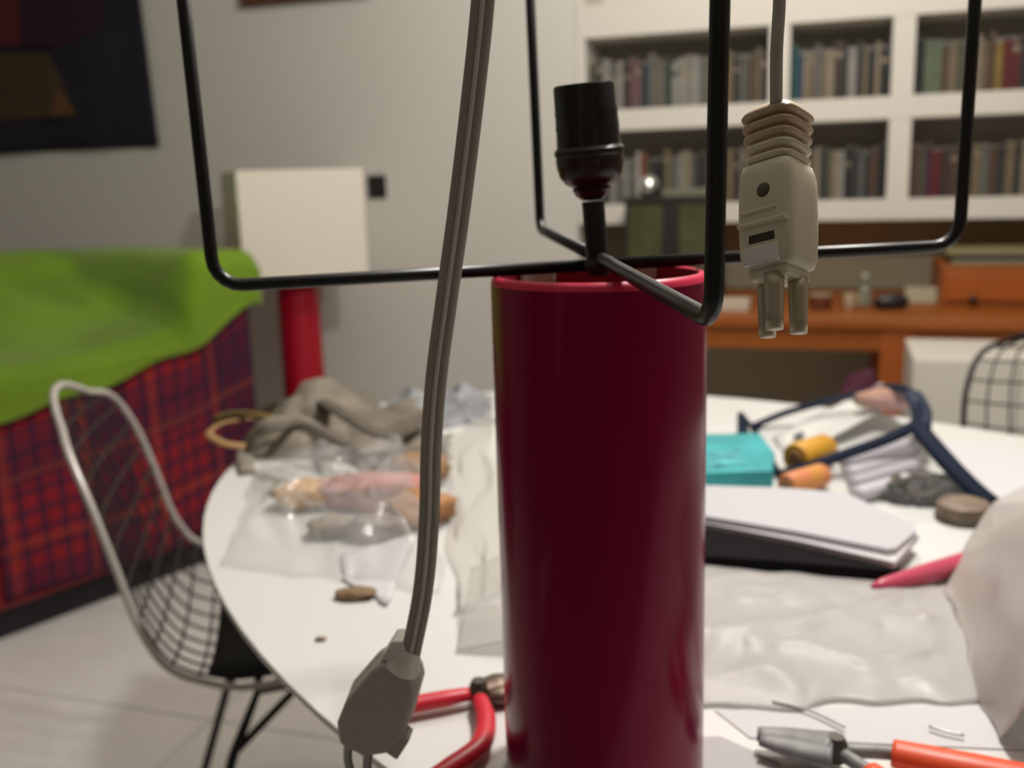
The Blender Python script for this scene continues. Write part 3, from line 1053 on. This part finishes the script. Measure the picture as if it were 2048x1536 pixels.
# ================================================================ wire chairs
def wire_chair(pos, yaw, label, group, m_rim, sc=1.0):
    c, s = cos(yaw), sin(yaw)
    pos = V(pos)

    def T(x, y, z):
        return pos + V((x * c - y * s, x * s + y * c, z)) * sc
    prof_ = [(.25, .425), (.14, .430), (0, .415), (-.12, .395), (-.20, .415), (-.245, .48), (-.275, .57), (-.305, .66), (-.335, .735), (-.35, .770)]
    wid = [.20, .245, .265, .260, .245, .235, .230, .220, .185, .105]
    P = smoothpath([V((a, 0, b)) for a, b in prof_], 4)
    Wd = [v.x for v in smoothpath([V((a, 0, 0)) for a in wid], 4)]

    def surf(f, b):
        f = max(0, min(len(P) - 1.001, f))
        i = int(f)
        g = f - i
        q = P[i] * (1 - g) + P[i + 1] * g
        w_ = Wd[i] * (1 - g) + Wd[i + 1] * g
        k = min(1, f / 14)
        return T(q.x + .045 * b * b * max(0, (f - 16) / 20) * (w_ / .23), b * w_, q.z + .045 * b * b * (1 - max(0, (f - 16) / 20)) * k)
    ch = thing('wire_chair', pos, label, 'chair', group)
    N = len(P) - 1
    rim = [surf(f, 1) for f in range(N + 1)] + [surf(N, b) + V((0, 0, .030 * (1 - b * b))) for b in (.85, .5, .2, -.2, -.5, -.85)] + [surf(f, -1) for f in range(N, -1, -1)] + [surf(0, b) for b in (-.5, 0, .5)]
    vs_, fs_ = tubegeo(rim, .0055, 8, closed=True)
    obj('rim_wire', vs_, fs_, m_rim, ch, smooth=True)
    for i in range(1, 10):
        b = -1 + 2 * i / 10
        pth = [surf(f, b) for f in range(N + 1)]
        vs_, fs_ = tubegeo(pth, .0023, 5)
        obj('long_wire', vs_, fs_, M_DWIRE, ch, smooth=True)
    for i in range(1, 17):
        f = N * i / 17.5
        pth = [surf(f, -1 + 2 * j / 10) for j in range(11)]
        vs_, fs_ = tubegeo(pth, .0023, 5)
        obj('cross_wire', vs_, fs_, M_DWIRE, ch, smooth=True)

    def padfn(s_, t_):
        f = .3 + 13.5 * t_
        b = (-1 + 2 * s_) * .88
        q = surf(f, b)
        edge = min(1, 6 * min(s_, 1 - s_, t_, 1 - t_))
        q.z += .012 + .018 * sqrt(max(0, edge))
        return q
    vs_, fs_ = [], []
    nu, nv = 20, 16
    for lay in (0, 1):
        for j in range(nv + 1):
            for i in range(nu + 1):
                q = padfn(i / nu, j / nv)
                if lay == 0:
                    q = surf(.3 + 13.5 * j / nv, (-1 + 2 * i / nu) * .88) + V((0, 0, .006))
                vs_.append(q)
    k = (nu + 1) * (nv + 1)
    for j in range(nv):
        for i in range(nu):
            a = j * (nu + 1) + i
            fs_.append((a, a + 1, a + nu + 2, a + nu + 1))
            fs_.append(tuple(reversed((a + k, a + k + 1, a + k + nu + 2, a + k + nu + 1))))
    ring = [i for i in range(nu + 1)] + [(j + 1) * (nu + 1) - 1 for j in range(1, nv + 1)] + [nv * (nu + 1) + i for i in range(nu - 1, -1, -1)] + [j * (nu + 1) for j in range(nv - 1, 0, -1)]
    for i in range(len(ring)):
        a, b = ring[i], ring[(i + 1) % len(ring)]
        fs_.append((a, a + k, b + k, b))
    obj('seat_pad', vs_, fs_, mat('black_seat_pad', (.012, .012, .014), .7), ch, smooth=True)
    for sy in (-1, 1):
        tube('leg_frame', [T(.20, sy * .20, 0), T(.165, sy * .185, .30), T(.15, sy * .18, .395), T(-.10, sy * .18, .385), T(-.14, sy * .19, .30), T(-.24, sy * .21, 0)], .0075, M_BLACK, ch, n=0)
        tube('brace', [T(.165, sy * .185, .30), T(.06, sy * .18, .392)], .006, M_BLACK, ch, n=0)
        tube('brace', [T(-.14, sy * .19, .30), T(-.04, sy * .18, .388)], .006, M_BLACK, ch, n=0)
    for x in (.15, -.10):
        tube('crossbar', [T(x, -.18, .392), T(x, .18, .392)], .006, M_BLACK, ch, n=0)
    return ch


cb = aty(118, 812, 1.44)
cy_ = radians(13)
wire_chair((cb.x + .36 * cos(cy_), cb.y + .36 * sin(cy_), 0), cy_, 'wire chair with pale rim and black seat pad in front of the red sofa', None, M_CHROME, 1.03)
cb = aty(2150, 650, 1.95)
cy_ = atan2(WN.y, WN.x) + radians(12)
wire_chair((cb.x + .345 * cos(cy_), cb.y + .345 * sin(cy_), 0), cy_, 'black wire chair in front of the white cabinet at the right', None, M_BLACK)

# maroon stool under the desk
mp = onwall(1715, 770, .66)
mc = W(mp[0], .66, 0)
ms = thing('maroon_chair', mc, 'dark maroon slanted chair back by the desk leg', 'chair')
M_MAR = mat('maroon_fabric', (.06, .006, .022), .8)
q = [aty(1660, 838, 2.25), aty(1765, 838, 2.25), aty(1752, 738, 2.32), aty(1705, 752, 2.32)]
n_ = V((0, .035, 0))
obj('backrest', [q[0], q[1], q[1] + n_, q[0] + n_, q[3], q[2], q[2] + n_, q[3] + n_], BF, M_MAR, ms, bevel=.008)
mx_, my_ = (q[0].x + q[1].x) / 2, q[0].y
obj('seat', boxv(mx_ - .15, mx_ + .15, my_ - .02, my_ + .30, .42, .46), BF, M_MAR, ms, bevel=.01)
obj('spine', boxv(mx_ - .02, mx_ + .02, my_ + .012, my_ + .035, .44, q[0].z + .02), BF, M_BLACK, ms)
for sx in (-1, 1):
    for sy in (0, 1):
        tube('leg', [V((mx_ + sx * .12, my_ + .02 + sy * .24, .42)), V((mx_ + sx * .14, my_ + .0 + sy * .28, 0))], .011, M_BLACK, ms, n=0)

# ================================================================ things on the table: left half
M_GCLOTH = mat('taupe_cloth', (.25, .215, .17), .95, var=.4, vscale=14)


def heap(s, t):
    e = min(1, 5 * min(s, 1 - s, t * 1.2, 1 - t))
    return max(0, e) * (.035 + .035 * nz(s * 4, t * 3, 1) + .014 * nz(s * 8, t * 6, 4) + .02 * sin(s * 6))


o = sheet('crumpled_cloth', [(560, 805), (880, 815), (890, 930), (500, 915)], TT, heap, M_GCLOTH, 46, 34, solid=.003, wob=.03)
tag(o, 'crumpled taupe cloth heaped at the far left end of the table', 'cloth')
M_BLUEG = mat('blue_grey_cloth', (.33, .34, .36), .9, var=.4, vscale=18)
o = sheet('tissue_wad', [(770, 800), (985, 792), (985, 850), (790, 862)], TT, lambda s, t: max(0, min(1, 5 * min(s, 1 - s, t, 1 - t))) * (.022 + .03 * nz(s * 6, t * 4, 12)), M_BLUEG, 30, 20, wob=.02)
tag(o, 'blue grey crumpled tissue behind the hanging cord on the table', 'tissue')
M_STRAP = mat('taupe_strap', (.34, .30, .24), .8, var=.3, vscale=30)
M_STRAP2 = mat('dark_strap', (.12, .10, .075), .8, var=.3, vscale=30)
M_STRAP3 = mat('tan_strap', (.34, .20, .085), .7)
straps = [
    ('pale taupe strap looping off the far left end of the table', M_STRAP, .011, [(495, 945, .004), (490, 900, .012), (530, 855, .05), (600, 848, .055), (660, 880, .045), (720, 925, .025), (745, 945, .012)]),
    ('dark brown strap crossing the crumpled cloth', M_STRAP2, .010, [(540, 905, .03), (600, 850, .075), (680, 880, .062), (740, 930, .02)]),
    ('thick dark strap curving behind the crumpled cloth', M_STRAP2, .012, [(640, 800, .05), (700, 835, .075), (760, 868, .062), (800, 862, .035), (850, 840, .02)]),
    ('tan looped strap sticking out past the table edge', M_STRAP3, .006, [(520, 835, .05), (450, 845, .048), (418, 866, .04), (445, 886, .035), (490, 893, .03)]),
    ('grey plastic strap curling in front of the tissue', mat('grey_strap', (.30, .29, .26), .5), .006, [(790, 950, .008), (815, 925, .03), (850, 905, .035), (890, 900, .02)]),
    ('thin olive strap lying along the crumpled cloth', mat('olive_strap', (.13, .12, .06), .8), .005, [(700, 915, .02), (770, 905, .04), (840, 895, .03), (900, 870, .01)]),
]
for lab, m_, r_, pp in straps:
    o = tube('strap', [onz(x, y, TT + h) for x, y, h in pp], r_, m_, None, segs=10, flat=.35)
    tag(o, lab, 'strap', 'straps on the crumpled cloth')
o = tube('scrap_branch', [onz(430, 838, TT + .045), onz(470, 828, TT + .055), onz(520, 832, TT + .06), onz(570, 845, TT + .05)], .005, mat('mustard_twig', (.19, .14, .04), .8), None)
tag(o, 'mustard coloured cord end at the far left edge of the table', 'cord')


# clear bag with sweets ------------------------------------------
def bagh(s, t):
    e = min(1, 4.5 * min(s, 1 - s, t, 1 - t))
    return .003 + max(0, e) * (.044 + .018 * nz(s * 4, t * 4, 21) + .016 * abs(nz(s * 9, t * 8, 25)))


bagq = [(520, 935), (905, 915), (880, 1190), (440, 1135)]
o = sheet('plastic_bag', bagq, TT, bagh, M_CLEAR, 60, 50, solid=.0004, wob=.02, seed=5)
tag(o, 'clear crinkled plastic bag holding pink and orange pieces, left on the table', 'plastic bag')
pieces = [('orange piece inside the clear bag, left of the pink piece', (.55, .28, .05), (615, 1012), (.040, .032, .017)),
          ('long pink piece inside the clear bag', (.48, .20, .17), (745, 1010), (.075, .034, .020)),
          ('orange brown piece inside the clear bag beside the hanging cord', (.42, .20, .08), (845, 1045), (.038, .034, .020)),
          ('brown piece at the back of the clear bag', (.30, .17, .08), (835, 968), (.044, .030, .022)),
          ('pale brown piece in the front middle of the clear bag', (.26, .20, .14), (662, 1072), (.026, .020, .012)),
          ('grey brown piece in front of the pink piece in the bag', (.27, .22, .18), (752, 1078), (.034, .020, .014))]
for k, (lab, c, (x, y), r) in enumerate(pieces):
    p = onz(x, y, TT + .0005)
    o = blob('sweet', p, r, mat('sweet_%d' % k, c, .6, var=.25, vscale=40), None, amp=.35, seed=k * 3.1 + 1, freq=2.2)
    tag(o, lab, 'sweet', 'pieces in the clear bag')


def flatpoly(name, pix, z0, thick, m, label, cat):
    o = prism(name, [onz(x, y, z0 + thick) for x, y in pix], z0, z0 + thick, m, bevel=0)
    tag(o, label, cat)
    return o


o = sheet('paper_slip', [(680, 1115), (835, 1085), (775, 1215), (690, 1165)], TT, lambda s, t: .003 + .008 * s * (1 - t) + .003 * nz(s * 3, t * 3, 8), M_PAPER, 10, 10, solid=.0006, wob=.004)
tag(o, 'white folded paper slip in front of the clear bag', 'paper')
o = blob('wood_chip', onz(712, 1196, TT), (.019, .011, .005), mat('brown_chip', (.25, .16, .09), .8, var=.3), None, amp=.4, seed=8)
tag(o, 'small brown chip beside the white paper slip', 'chip')
o = blob('crumb', onz(642, 1281, TT), (.005, .003, .002), mat('crumb_brown', (.34, .24, .18), .9), None, amp=.4, seed=2, nu=10, nv=6)
tag(o, 'tiny brown crumb alone on the bare white table', 'crumb')

o = sheet('polythene_sheet', [(890, 880), (985, 830), (1025, 1190), (905, 1235)], TT,
          lambda s, t: .003 + .007 * abs(nz(s * 2, t * 2, 31)) + .006 * s, mat('thin_polythene', (.72, .69, .64), .25, alpha=.28, spec=.6), 24, 44, solid=.0005, wob=.02, seed=2)
tag(o, 'milky polythene sheet lying along the left side of the red tube', 'plastic sheet')
q = [onz(945, 1215, TT), onz(1035, 1200, TT), onz(1035, 1312, TT), onz(912, 1308, TT)]


def curl(s, t):
    p = bil(q, s, t)
    p.z = TT + .002 + .035 * (1 - t) ** 1.5 + .012 * s
    return p


o = grid('plastic_offcut', curl, 14, 14, mat('thin_polythene_curl', (.60, .58, .54), .3, alpha=.40), None, solid=.0008)
tag(o, 'curled translucent plastic offcut between the tube and the red pliers', 'offcut')


# pliers ----------------------------------------------------------
def pliers(name, label, head, pivot, handles, m_head, m_grip, z, jaw=.0):
    p0 = onz(*pivot, z)
    t = thing(name, V((p0.x, p0.y, TT)), label, 'pliers')
    for k, pp in enumerate(head):
        P_ = [onz(x, y, z + dz) for x, y, dz in pp[0]]
        tube('jaw', P_, pp[1], m_head, t, segs=10, n=4, flat=.6, side=V((0, 0, 1)))
    lathe('pivot', V((p0.x, p0.y, z - .007)), (0, 0, 1), [(.006, 0), (.007, .002), (.007, .012), (.005, .0165)], mat('dark_pivot', (.09, .085, .07), .5, metal=.5), t, segs=20)
    for pp, rr in handles:
        P_ = [onz(x, y, z) for x, y in pp]
        tube('shank', [p0, P_[0], P_[1]], .0045, m_head, t, segs=10, n=3)
        tube('grip', P_, rr, m_grip, t, segs=14, n=6, flat=.8, side=V((0, 0, 1)))
    return t


M_GRIPR = mat('red_grip', (.62, .025, .045), .35)
M_GRIPO = mat('orange_grip', (.78, .10, .035), .4)
M_OLDST = mat('brown_steel', (.17, .12, .09), .45, metal=.6, var=.4, vscale=60)
pliers('red_pliers', 'pliers with red grips and brown jaws at the foot of the red tube',
       [([(960, 1382, .0), (995, 1372, .0), (1030, 1366, 0), (1065, 1364, 0)], [.011, .013, .010, .005]), ([(960, 1386, -.002), (1000, 1388, -.002), (1035, 1380, -.002), (1066, 1368, -.002)], [.009, .011, .009, .005])],
       (958, 1384), [([(938, 1388), (890, 1397), (822, 1410), (770, 1424)], [.0058, .0070, .0072, .0064]), ([(960, 1398), (972, 1440), (960, 1490), (905, 1532), (860, 1560)], [.0058, .0070, .0074, .0074, .0064])],
       M_OLDST, M_GRIPR, TT + .0095)
pliers('orange_pliers', 'long-nosed steel pliers with orange grips at the lower right edge',
       [([(1665, 1500, 0), (1620, 1488, 0), (1570, 1476, 0), (1515, 1468, 0)], [.0165, .0125, .0095, .0065]), ([(1665, 1512, 0), (1620, 1505, 0), (1575, 1494, 0), (1522, 1480, 0)], [.0140, .0105, .0085, .0055])],
       (1672, 1500), [([(1785, 1506), (1850, 1520), (1950, 1540), (2090, 1565)], [.0100, .0110, .0115, .0105]), ([(1740, 1545), (1800, 1590), (1900, 1640), (2040, 1680)], [.0080, .0092, .0096, .0090])],
       mat('grey_plier_steel', (.30, .30, .30), .6, metal=.3, var=.4, vscale=50), M_GRIPO, TT + .0125)

# ================================================================ things on the table: right half
# black slab put in for the gap's shade under the white booklets
P = [(1380, 1040), (1600, 1062), (1800, 1118), (1775, 1140), (1560, 1122), (1380, 1110)]
flatpoly('booklet_gap_shade', P, TT, .014, M_GAPSHADE, 'black slab put in for the shade under the white booklets', 'case')
M_PRINT = mat('printed_page', (.80, .79, .80), .6)
nt = M_PRINT.node_tree
tc = nt.nodes.new('ShaderNodeTexCoord')
wv = nt.nodes.new('ShaderNodeTexWave')
wv.inputs['Scale'].default_value = 70
wv.inputs['Distortion'].default_value = 1.5
mx = nt.nodes.new('ShaderNodeMix')
mx.data_type = 'RGBA'
mx.inputs[6].default_value = (.56, .55, .57, 1)
mx.inputs[7].default_value = (.42, .41, .44, 1)
nt.links.new(tc.outputs['Object'], wv.inputs['Vector'])
nt.links.new(wv.outputs['Fac'], mx.inputs[0])
nt.links.new(mx.outputs[2], nt.nodes['Principled BSDF'].inputs['Base Color'])
flatpoly('booklet', [(1380, 985), (1430, 975), (1700, 1000), (1838, 1068), (1790, 1125), (1600, 1082), (1380, 1040)], TT + .0142, .006, M_PAPER, 'lower white booklet lying on the black shade slab', 'booklet')
flatpoly('booklet', [(1385, 970), (1560, 975), (1690, 985), (1830, 1050), (1832, 1062), (1792, 1096), (1775, 1098), (1590, 1062), (1385, 1028)], TT + .0205, .006, M_PRINT, 'upper white printed booklet resting on another booklet', 'booklet')

# teal box
P = [(1385, 868), (1520, 866), (1550, 905), (1545, 940), (1385, 945)]
tl = thing('teal_box', onz(1470, 905, TT), 'turquoise box to the right of the red tube', 'box')
z1 = TT + .030
prism('body', [onz(x, y, z1) for x, y in P], TT, z1, mat('teal_card', (.05, .42, .45), .5, var=.3, vscale=18), tl, bevel=.002)
prism('lid_print', [onz(x, y, z1 + .001) for x, y in [(1395, 905), (1480, 898), (1490, 930), (1395, 938)]], z1, z1 + .001, mat('dark_teal_print', (.015, .16, .22), .5, col2=(.10, .5, .5), vscale=40), tl, bevel=0)


# clear pouch with navy trim ---------------------------------------
def pz_(x, y, h):
    return onz(x, y, TT + h)


pouch = thing('vinyl_pouch', pz_(1700, 940, 0), 'clear vinyl pouch with navy blue trim lying behind the booklets', 'pouch')
front = [(1560, 950, .006), (1625, 932, .016), (1700, 905, .030), (1775, 878, .044), (1832, 850, .056)]
back = [(1505, 853, .004), (1570, 826, .022), (1640, 806, .040), (1710, 790, .052), (1778, 774, .064), (1822, 786, .070), (1836, 815, .066), (1832, 850, .056)]
right = [(1832, 850, .056), (1868, 893, .046), (1905, 935, .034), (1948, 978, .018), (1984, 1008, .006)]
left = [(1505, 853, .004), (1528, 893, .004), (1560, 950, .006)]
tube('front_trim', [pz_(*q) for q in front], .0105, M_NAVY, pouch, segs=10, flat=.6)
tube('back_trim', [pz_(*q) for q in back], .0075, M_NAVY, pouch, segs=10, flat=.6)
tube('side_trim', [pz_(*q) for q in right], .0125, M_NAVY, pouch, segs=10, flat=.6)
tube('corner_trim', [pz_(*q) for q in left], .0040, M_NAVY, pouch, segs=8, flat=.7)
tube('corner_cap', [pz_(1826, 790, .070), pz_(1842, 822, .062), pz_(1842, 855, .052)], .013, mat('blue_corner', (.012, .022, .05), .7), pouch, segs=10, flat=.6)
fs_ = smoothpath([pz_(*q) for q in front], 4)
bs_ = smoothpath([pz_(*q) for q in back[:6]], 4)


def top_panel(s, t):
    a = fs_[min(len(fs_) - 1, int(round(s * (len(fs_) - 1))))]
    b = bs_[min(len(bs_) - 1, int(round(s * (len(bs_) - 1))))]
    return b * (1 - t) + a * t + V((0, 0, .004 * sin(pi * t)))


M_VIN = mat('clear_vinyl', (.45, .45, .45), .12, alpha=.04, spec=.7)
grid('top_panel', top_panel, 16, 8, M_VIN, pouch, solid=.0005)
rs_ = [pz_(*q) for q in right]
bt_ = [pz_(1560, 965, .001), pz_(1640, 1000, .001), pz_(1720, 1030, .001), pz_(1820, 1050, .001), pz_(1975, 1020, .001)]
up_ = [pz_(1560, 950, .006), pz_(1700, 905, .030), pz_(1832, 850, .056), pz_(1905, 935, .034), pz_(1984, 1008, .006)]


def front_panel(s, t):
    f = s * 4
    i = min(3, int(f))
    g = f - i
    return (up_[i] * (1 - g) + up_[i + 1] * g) * (1 - t) + (bt_[i] * (1 - g) + bt_[i + 1] * g) * t


grid('front_panel', front_panel, 16, 8, M_VIN, pouch, solid=.0005)
o = tube('strap_tab', [pz_(1482, 828, .030), pz_(1488, 870, .020), pz_(1498, 915, .010), pz_(1502, 945, .004)], [.006, .010, .012, .012], M_NAVY, pouch, segs=10, flat=.3, side=V((0, -1, .3)))
tube('strap_loop', [pz_(1482, 828, .03), pz_(1500, 850, .018), pz_(1520, 856, .01)], .004, M_NAVY, pouch, segs=8)
# what lies in it
o = sheet('card_packet', [(1545, 880), (1760, 812), (1800, 850), (1580, 925)], TT, lambda s, t: .003 + .034 * s + .002 * sin(t * 7), mat('white_packet', (.70, .70, .66), .5, col2=(.56, .56, .54), vscale=9), 14, 8, solid=.002, wob=.003)
tag(o, 'white packet with dark marks inside the navy trimmed pouch', 'packet')
for (x, y) in ((1597, 846), (1652, 835)):
    pass
mk = sheet('print_mark', [(1585, 872), (1604, 864), (1610, 872), (1592, 882)], TT + .0145, lambda s, t: .0012, mat('dark_mark', (.08, .08, .09), .6), 2, 2, parent=None, solid=.0006, wob=0)
mk.parent = o
mk.location = wpos(mk) - wpos(o)
o = blob('pinkish_pad', pz_(1770, 815, .034), (.045, .028, .016), mat('pink_brown_pad', (.34, .20, .12), .7, col2=(.45, .22, .22), vscale=20), None, amp=.2, seed=14)
tag(o, 'pink and brown pad at the raised end of the navy trimmed pouch', 'pad')
def spool(name, pix, h0, r_, c1, c2, label):
    a, b = pz_(pix[0], pix[1], h0), pz_(pix[2], pix[3], h0)
    t = thing(name, V((a.x, a.y, TT)), label, 'roll')
    L = (b - a).length
    lathe('wrap', a, b - a, [(r_ * .9, 0), (r_, .003), (r_, L - .003), (r_ * .9, L)], c1, t, segs=24)
    lathe('end_cap', a - (b - a).normalized() * .002, b - a, [(r_ * .45, 0), (r_ * .5, .0021)], c2, t, segs=20)
    lathe('end_cap', b, b - a, [(r_ * .5, 0), (r_ * .45, .0021)], c2, t, segs=20)
    return t


spool('yellow_roll', (1590, 918, 1652, 898), .021, .020, mat('yellow_roll_plastic', (.62, .31, .03), .5, var=.2), mat('brown_roll_core', (.22, .12, .05), .7), 'yellow roll inside the front of the navy trimmed pouch')
spool('orange_roll', (1572, 972, 1645, 950), .015, .0145, mat('orange_pink_plastic', (.62, .20, .10), .5, col2=(.62, .30, .05), vscale=25), MATS['brown_roll_core'], 'orange pink roll in front of the yellow one in the pouch')
for k in range(4):
    xa, ya = 1688 + k * 8, 926 + k * 21
    o = tube('lavender_stick', [pz_(xa, ya, .010 + .0), pz_(xa + 75, ya - 22, .014), pz_(xa + 150 - 12 * k, ya - 44 + 4 * k, .016)], .0105, mat('lavender_%d' % (k % 2), ((.42, .39, .44), (.52, .49, .54))[k % 2], .5), None, segs=10, flat=.8)
    tag(o, '%s of the four lavender sticks seen through the pouch front, counted from the far side' % ORD[k], 'stick', 'lavender sticks in the pouch')
rt2 = random.Random(5)
ct = pz_(1845, 995, 0)
tg = thing('wire_tangle', ct, 'dark tangle of thin cables and scraps inside the right end of the pouch', 'cables')
for k, c in enumerate(((.010, .012, .007), (.03, .022, .014), (.006, .006, .008), (.07, .05, .03), (.015, .018, .008))):
    path = []
    for q in range(26):
        a = rt2.uniform(0, 2 * pi)
        d = sqrt(rt2.uniform(.05, 1))
        path.append(ct + V((cos(a) * d * .052, sin(a) * d * .034, .005 + rt2.uniform(0, .022) * (1 - d * .6))))
    tube('cable', path, .0062, mat('tangle_%d' % k, c, .6), tg, segs=7, n=5)
p = pz_(1925, 1040, 0)
bc_ = thing('brown_cap', p, 'brown round screw cap at the lower right end of the pouch', 'cap')
lathe('cap_body', p, (0, 0, 1), [(.026, 0), (.0275, .002), (.0270, .018), (.024, .021), (.010, .0225)], mat('brown_cap_metal', (.16, .11, .08), .5, col2=(.26, .19, .14), vscale=40), bc_, segs=32)
lathe('cap_ring', p, (0, 0, 1), [(.0275, .003), (.0285, .004), (.0285, .006), (.0275, .007)], mat('dark_cap_ring', (.06, .045, .03), .5), bc_, segs=32)

# red-handled tool
rt_ = thing('red_handled_tool', onz(1840, 1150, TT), 'tool with a smooth dark pink red handle lying half under the right plastic bag', 'tool')
tube('handle', [onz(1742, 1176, TT + .008), onz(1765, 1170, TT + .010), onz(1840, 1150, TT + .011), onz(1945, 1120, TT + .011), onz(2040, 1095, TT + .011)], [.002, .006, .0085, .0095, .0095], mat('pink_red_handle', (.50, .06, .11), .35), rt_, segs=16, n=4)
tube('shaft', [onz(2040, 1095, TT + .011), onz(2140, 1066, TT + .011)], .004, M_STEEL, rt_, n=0)

# plain white sheets
flatpoly('paper_sheet', [(1880, 880), (2060, 905), (2200, 1000), (1990, 1010)], TT, .0012, M_PAPER, 'bright white paper at the right end of the table beyond the plastic bag', 'paper')
flatpoly('paper_sheet', [(1430, 1420), (1950, 1410), (2060, 1500), (1500, 1475)], TT, .0010, M_PAPER, 'white paper between the plastic sheet and the orange pliers', 'paper')
flatpoly('grey_card', [(1380, 1475), (1440, 1472), (1560, 1525), (1590, 1600), (1380, 1600)], TT, .0016, mat('grey_card_board', (.42, .40, .41), .6), 'plain grey card at the bottom, right of the tube foot', 'card')


def mh(s, t):
    e = max(0, min(1, 8 * min(s + .1, 1 - s, t, 1 - t)))
    return .002 + e * (.004 + .010 * (1 - abs(nz(s * 2 + t * 2, t * 3, 41)) * 3) ** 2 * .5 + .004 * abs(nz(s * 6, t * 4, 44)) + .004 * (1 - abs(sin(t * 5 + s * 1.2))) ** 3)


o = sheet('polythene_sheet', [(1385, 1125), (1890, 1180), (1985, 1405), (1385, 1425)], TT, mh, M_MILKY, 70, 40, solid=.0005, wob=.012, seed=7)
tag(o, 'large milky polythene sheet spread flat to the right of the tube', 'plastic sheet')

bq = [aty(2075, 930, .86), aty(2250, 900, .80), aty(2250, 1560, .50), aty(2010, 1490, .60)]
b_base = [onz(1890, 1185, TT), onz(1930, 1270, TT), onz(1952, 1370, TT), onz(1985, 1480, TT)]
b_top = [onz(1995, 1000, TT + .035), onz(2060, 1010, TT + .10), onz(2150, 1120, TT + .13), onz(2180, 1380, TT + .09)]
b_far = [onz(2180, 960, TT + .01), onz(2330, 1000, TT + .04), onz(2420, 1120, TT + .05), onz(2400, 1400, TT + .02)]


def catm(a, t):
    pth = smoothpath(a, 8)
    f = t * (len(pth) - 1)
    i = min(len(pth) - 2, int(f))
    return pth[i] * (1 - (f - i)) + pth[i + 1] * (f - i)


def bagr(s, t):
    a, b, c = catm(b_base, t), catm(b_top, t), catm(b_far, t)
    if s < .55:
        k = s / .55
        p = a * (1 - k) + b * k
        p = p + V((0, 0, .012 * sin(pi * k)))
    else:
        k = (s - .55) / .45
        p = b * (1 - k) + c * k
        p = p + V((0, 0, .012 * sin(pi * k)))
    w = .010 * nz(s * 2 + 2, t * 2.5, 51) + .004 * abs(nz(s * 5, t * 4, 55)) - .003
    p = p + V((w * .6, -w, w))
    p.z = max(p.z, TT + .001)
    return p


o = grid('plastic_bag', bagr, 40, 40, M_BAGR, None, solid=.0006)
tag(o, 'taupe translucent plastic bag standing up at the right edge of the picture', 'plastic bag')

# wire scraps
for lab, pp, m_ in (('short grey wire scrap on the white paper above the orange grip', [(1858, 1453), (1890, 1463), (1928, 1471)], M_STEEL),
                    ('thin curved grey wire at the edge of the flat polythene sheet', [(1545, 1403), (1610, 1418), (1650, 1435), (1690, 1455)], mat('pale_wire', (.42, .43, .42), .4))):
    o = tube('wire_scrap', [onz(x, y, TT + .004) for x, y in pp], .0010, m_, None, segs=6)
    tag(o, lab, 'wire')
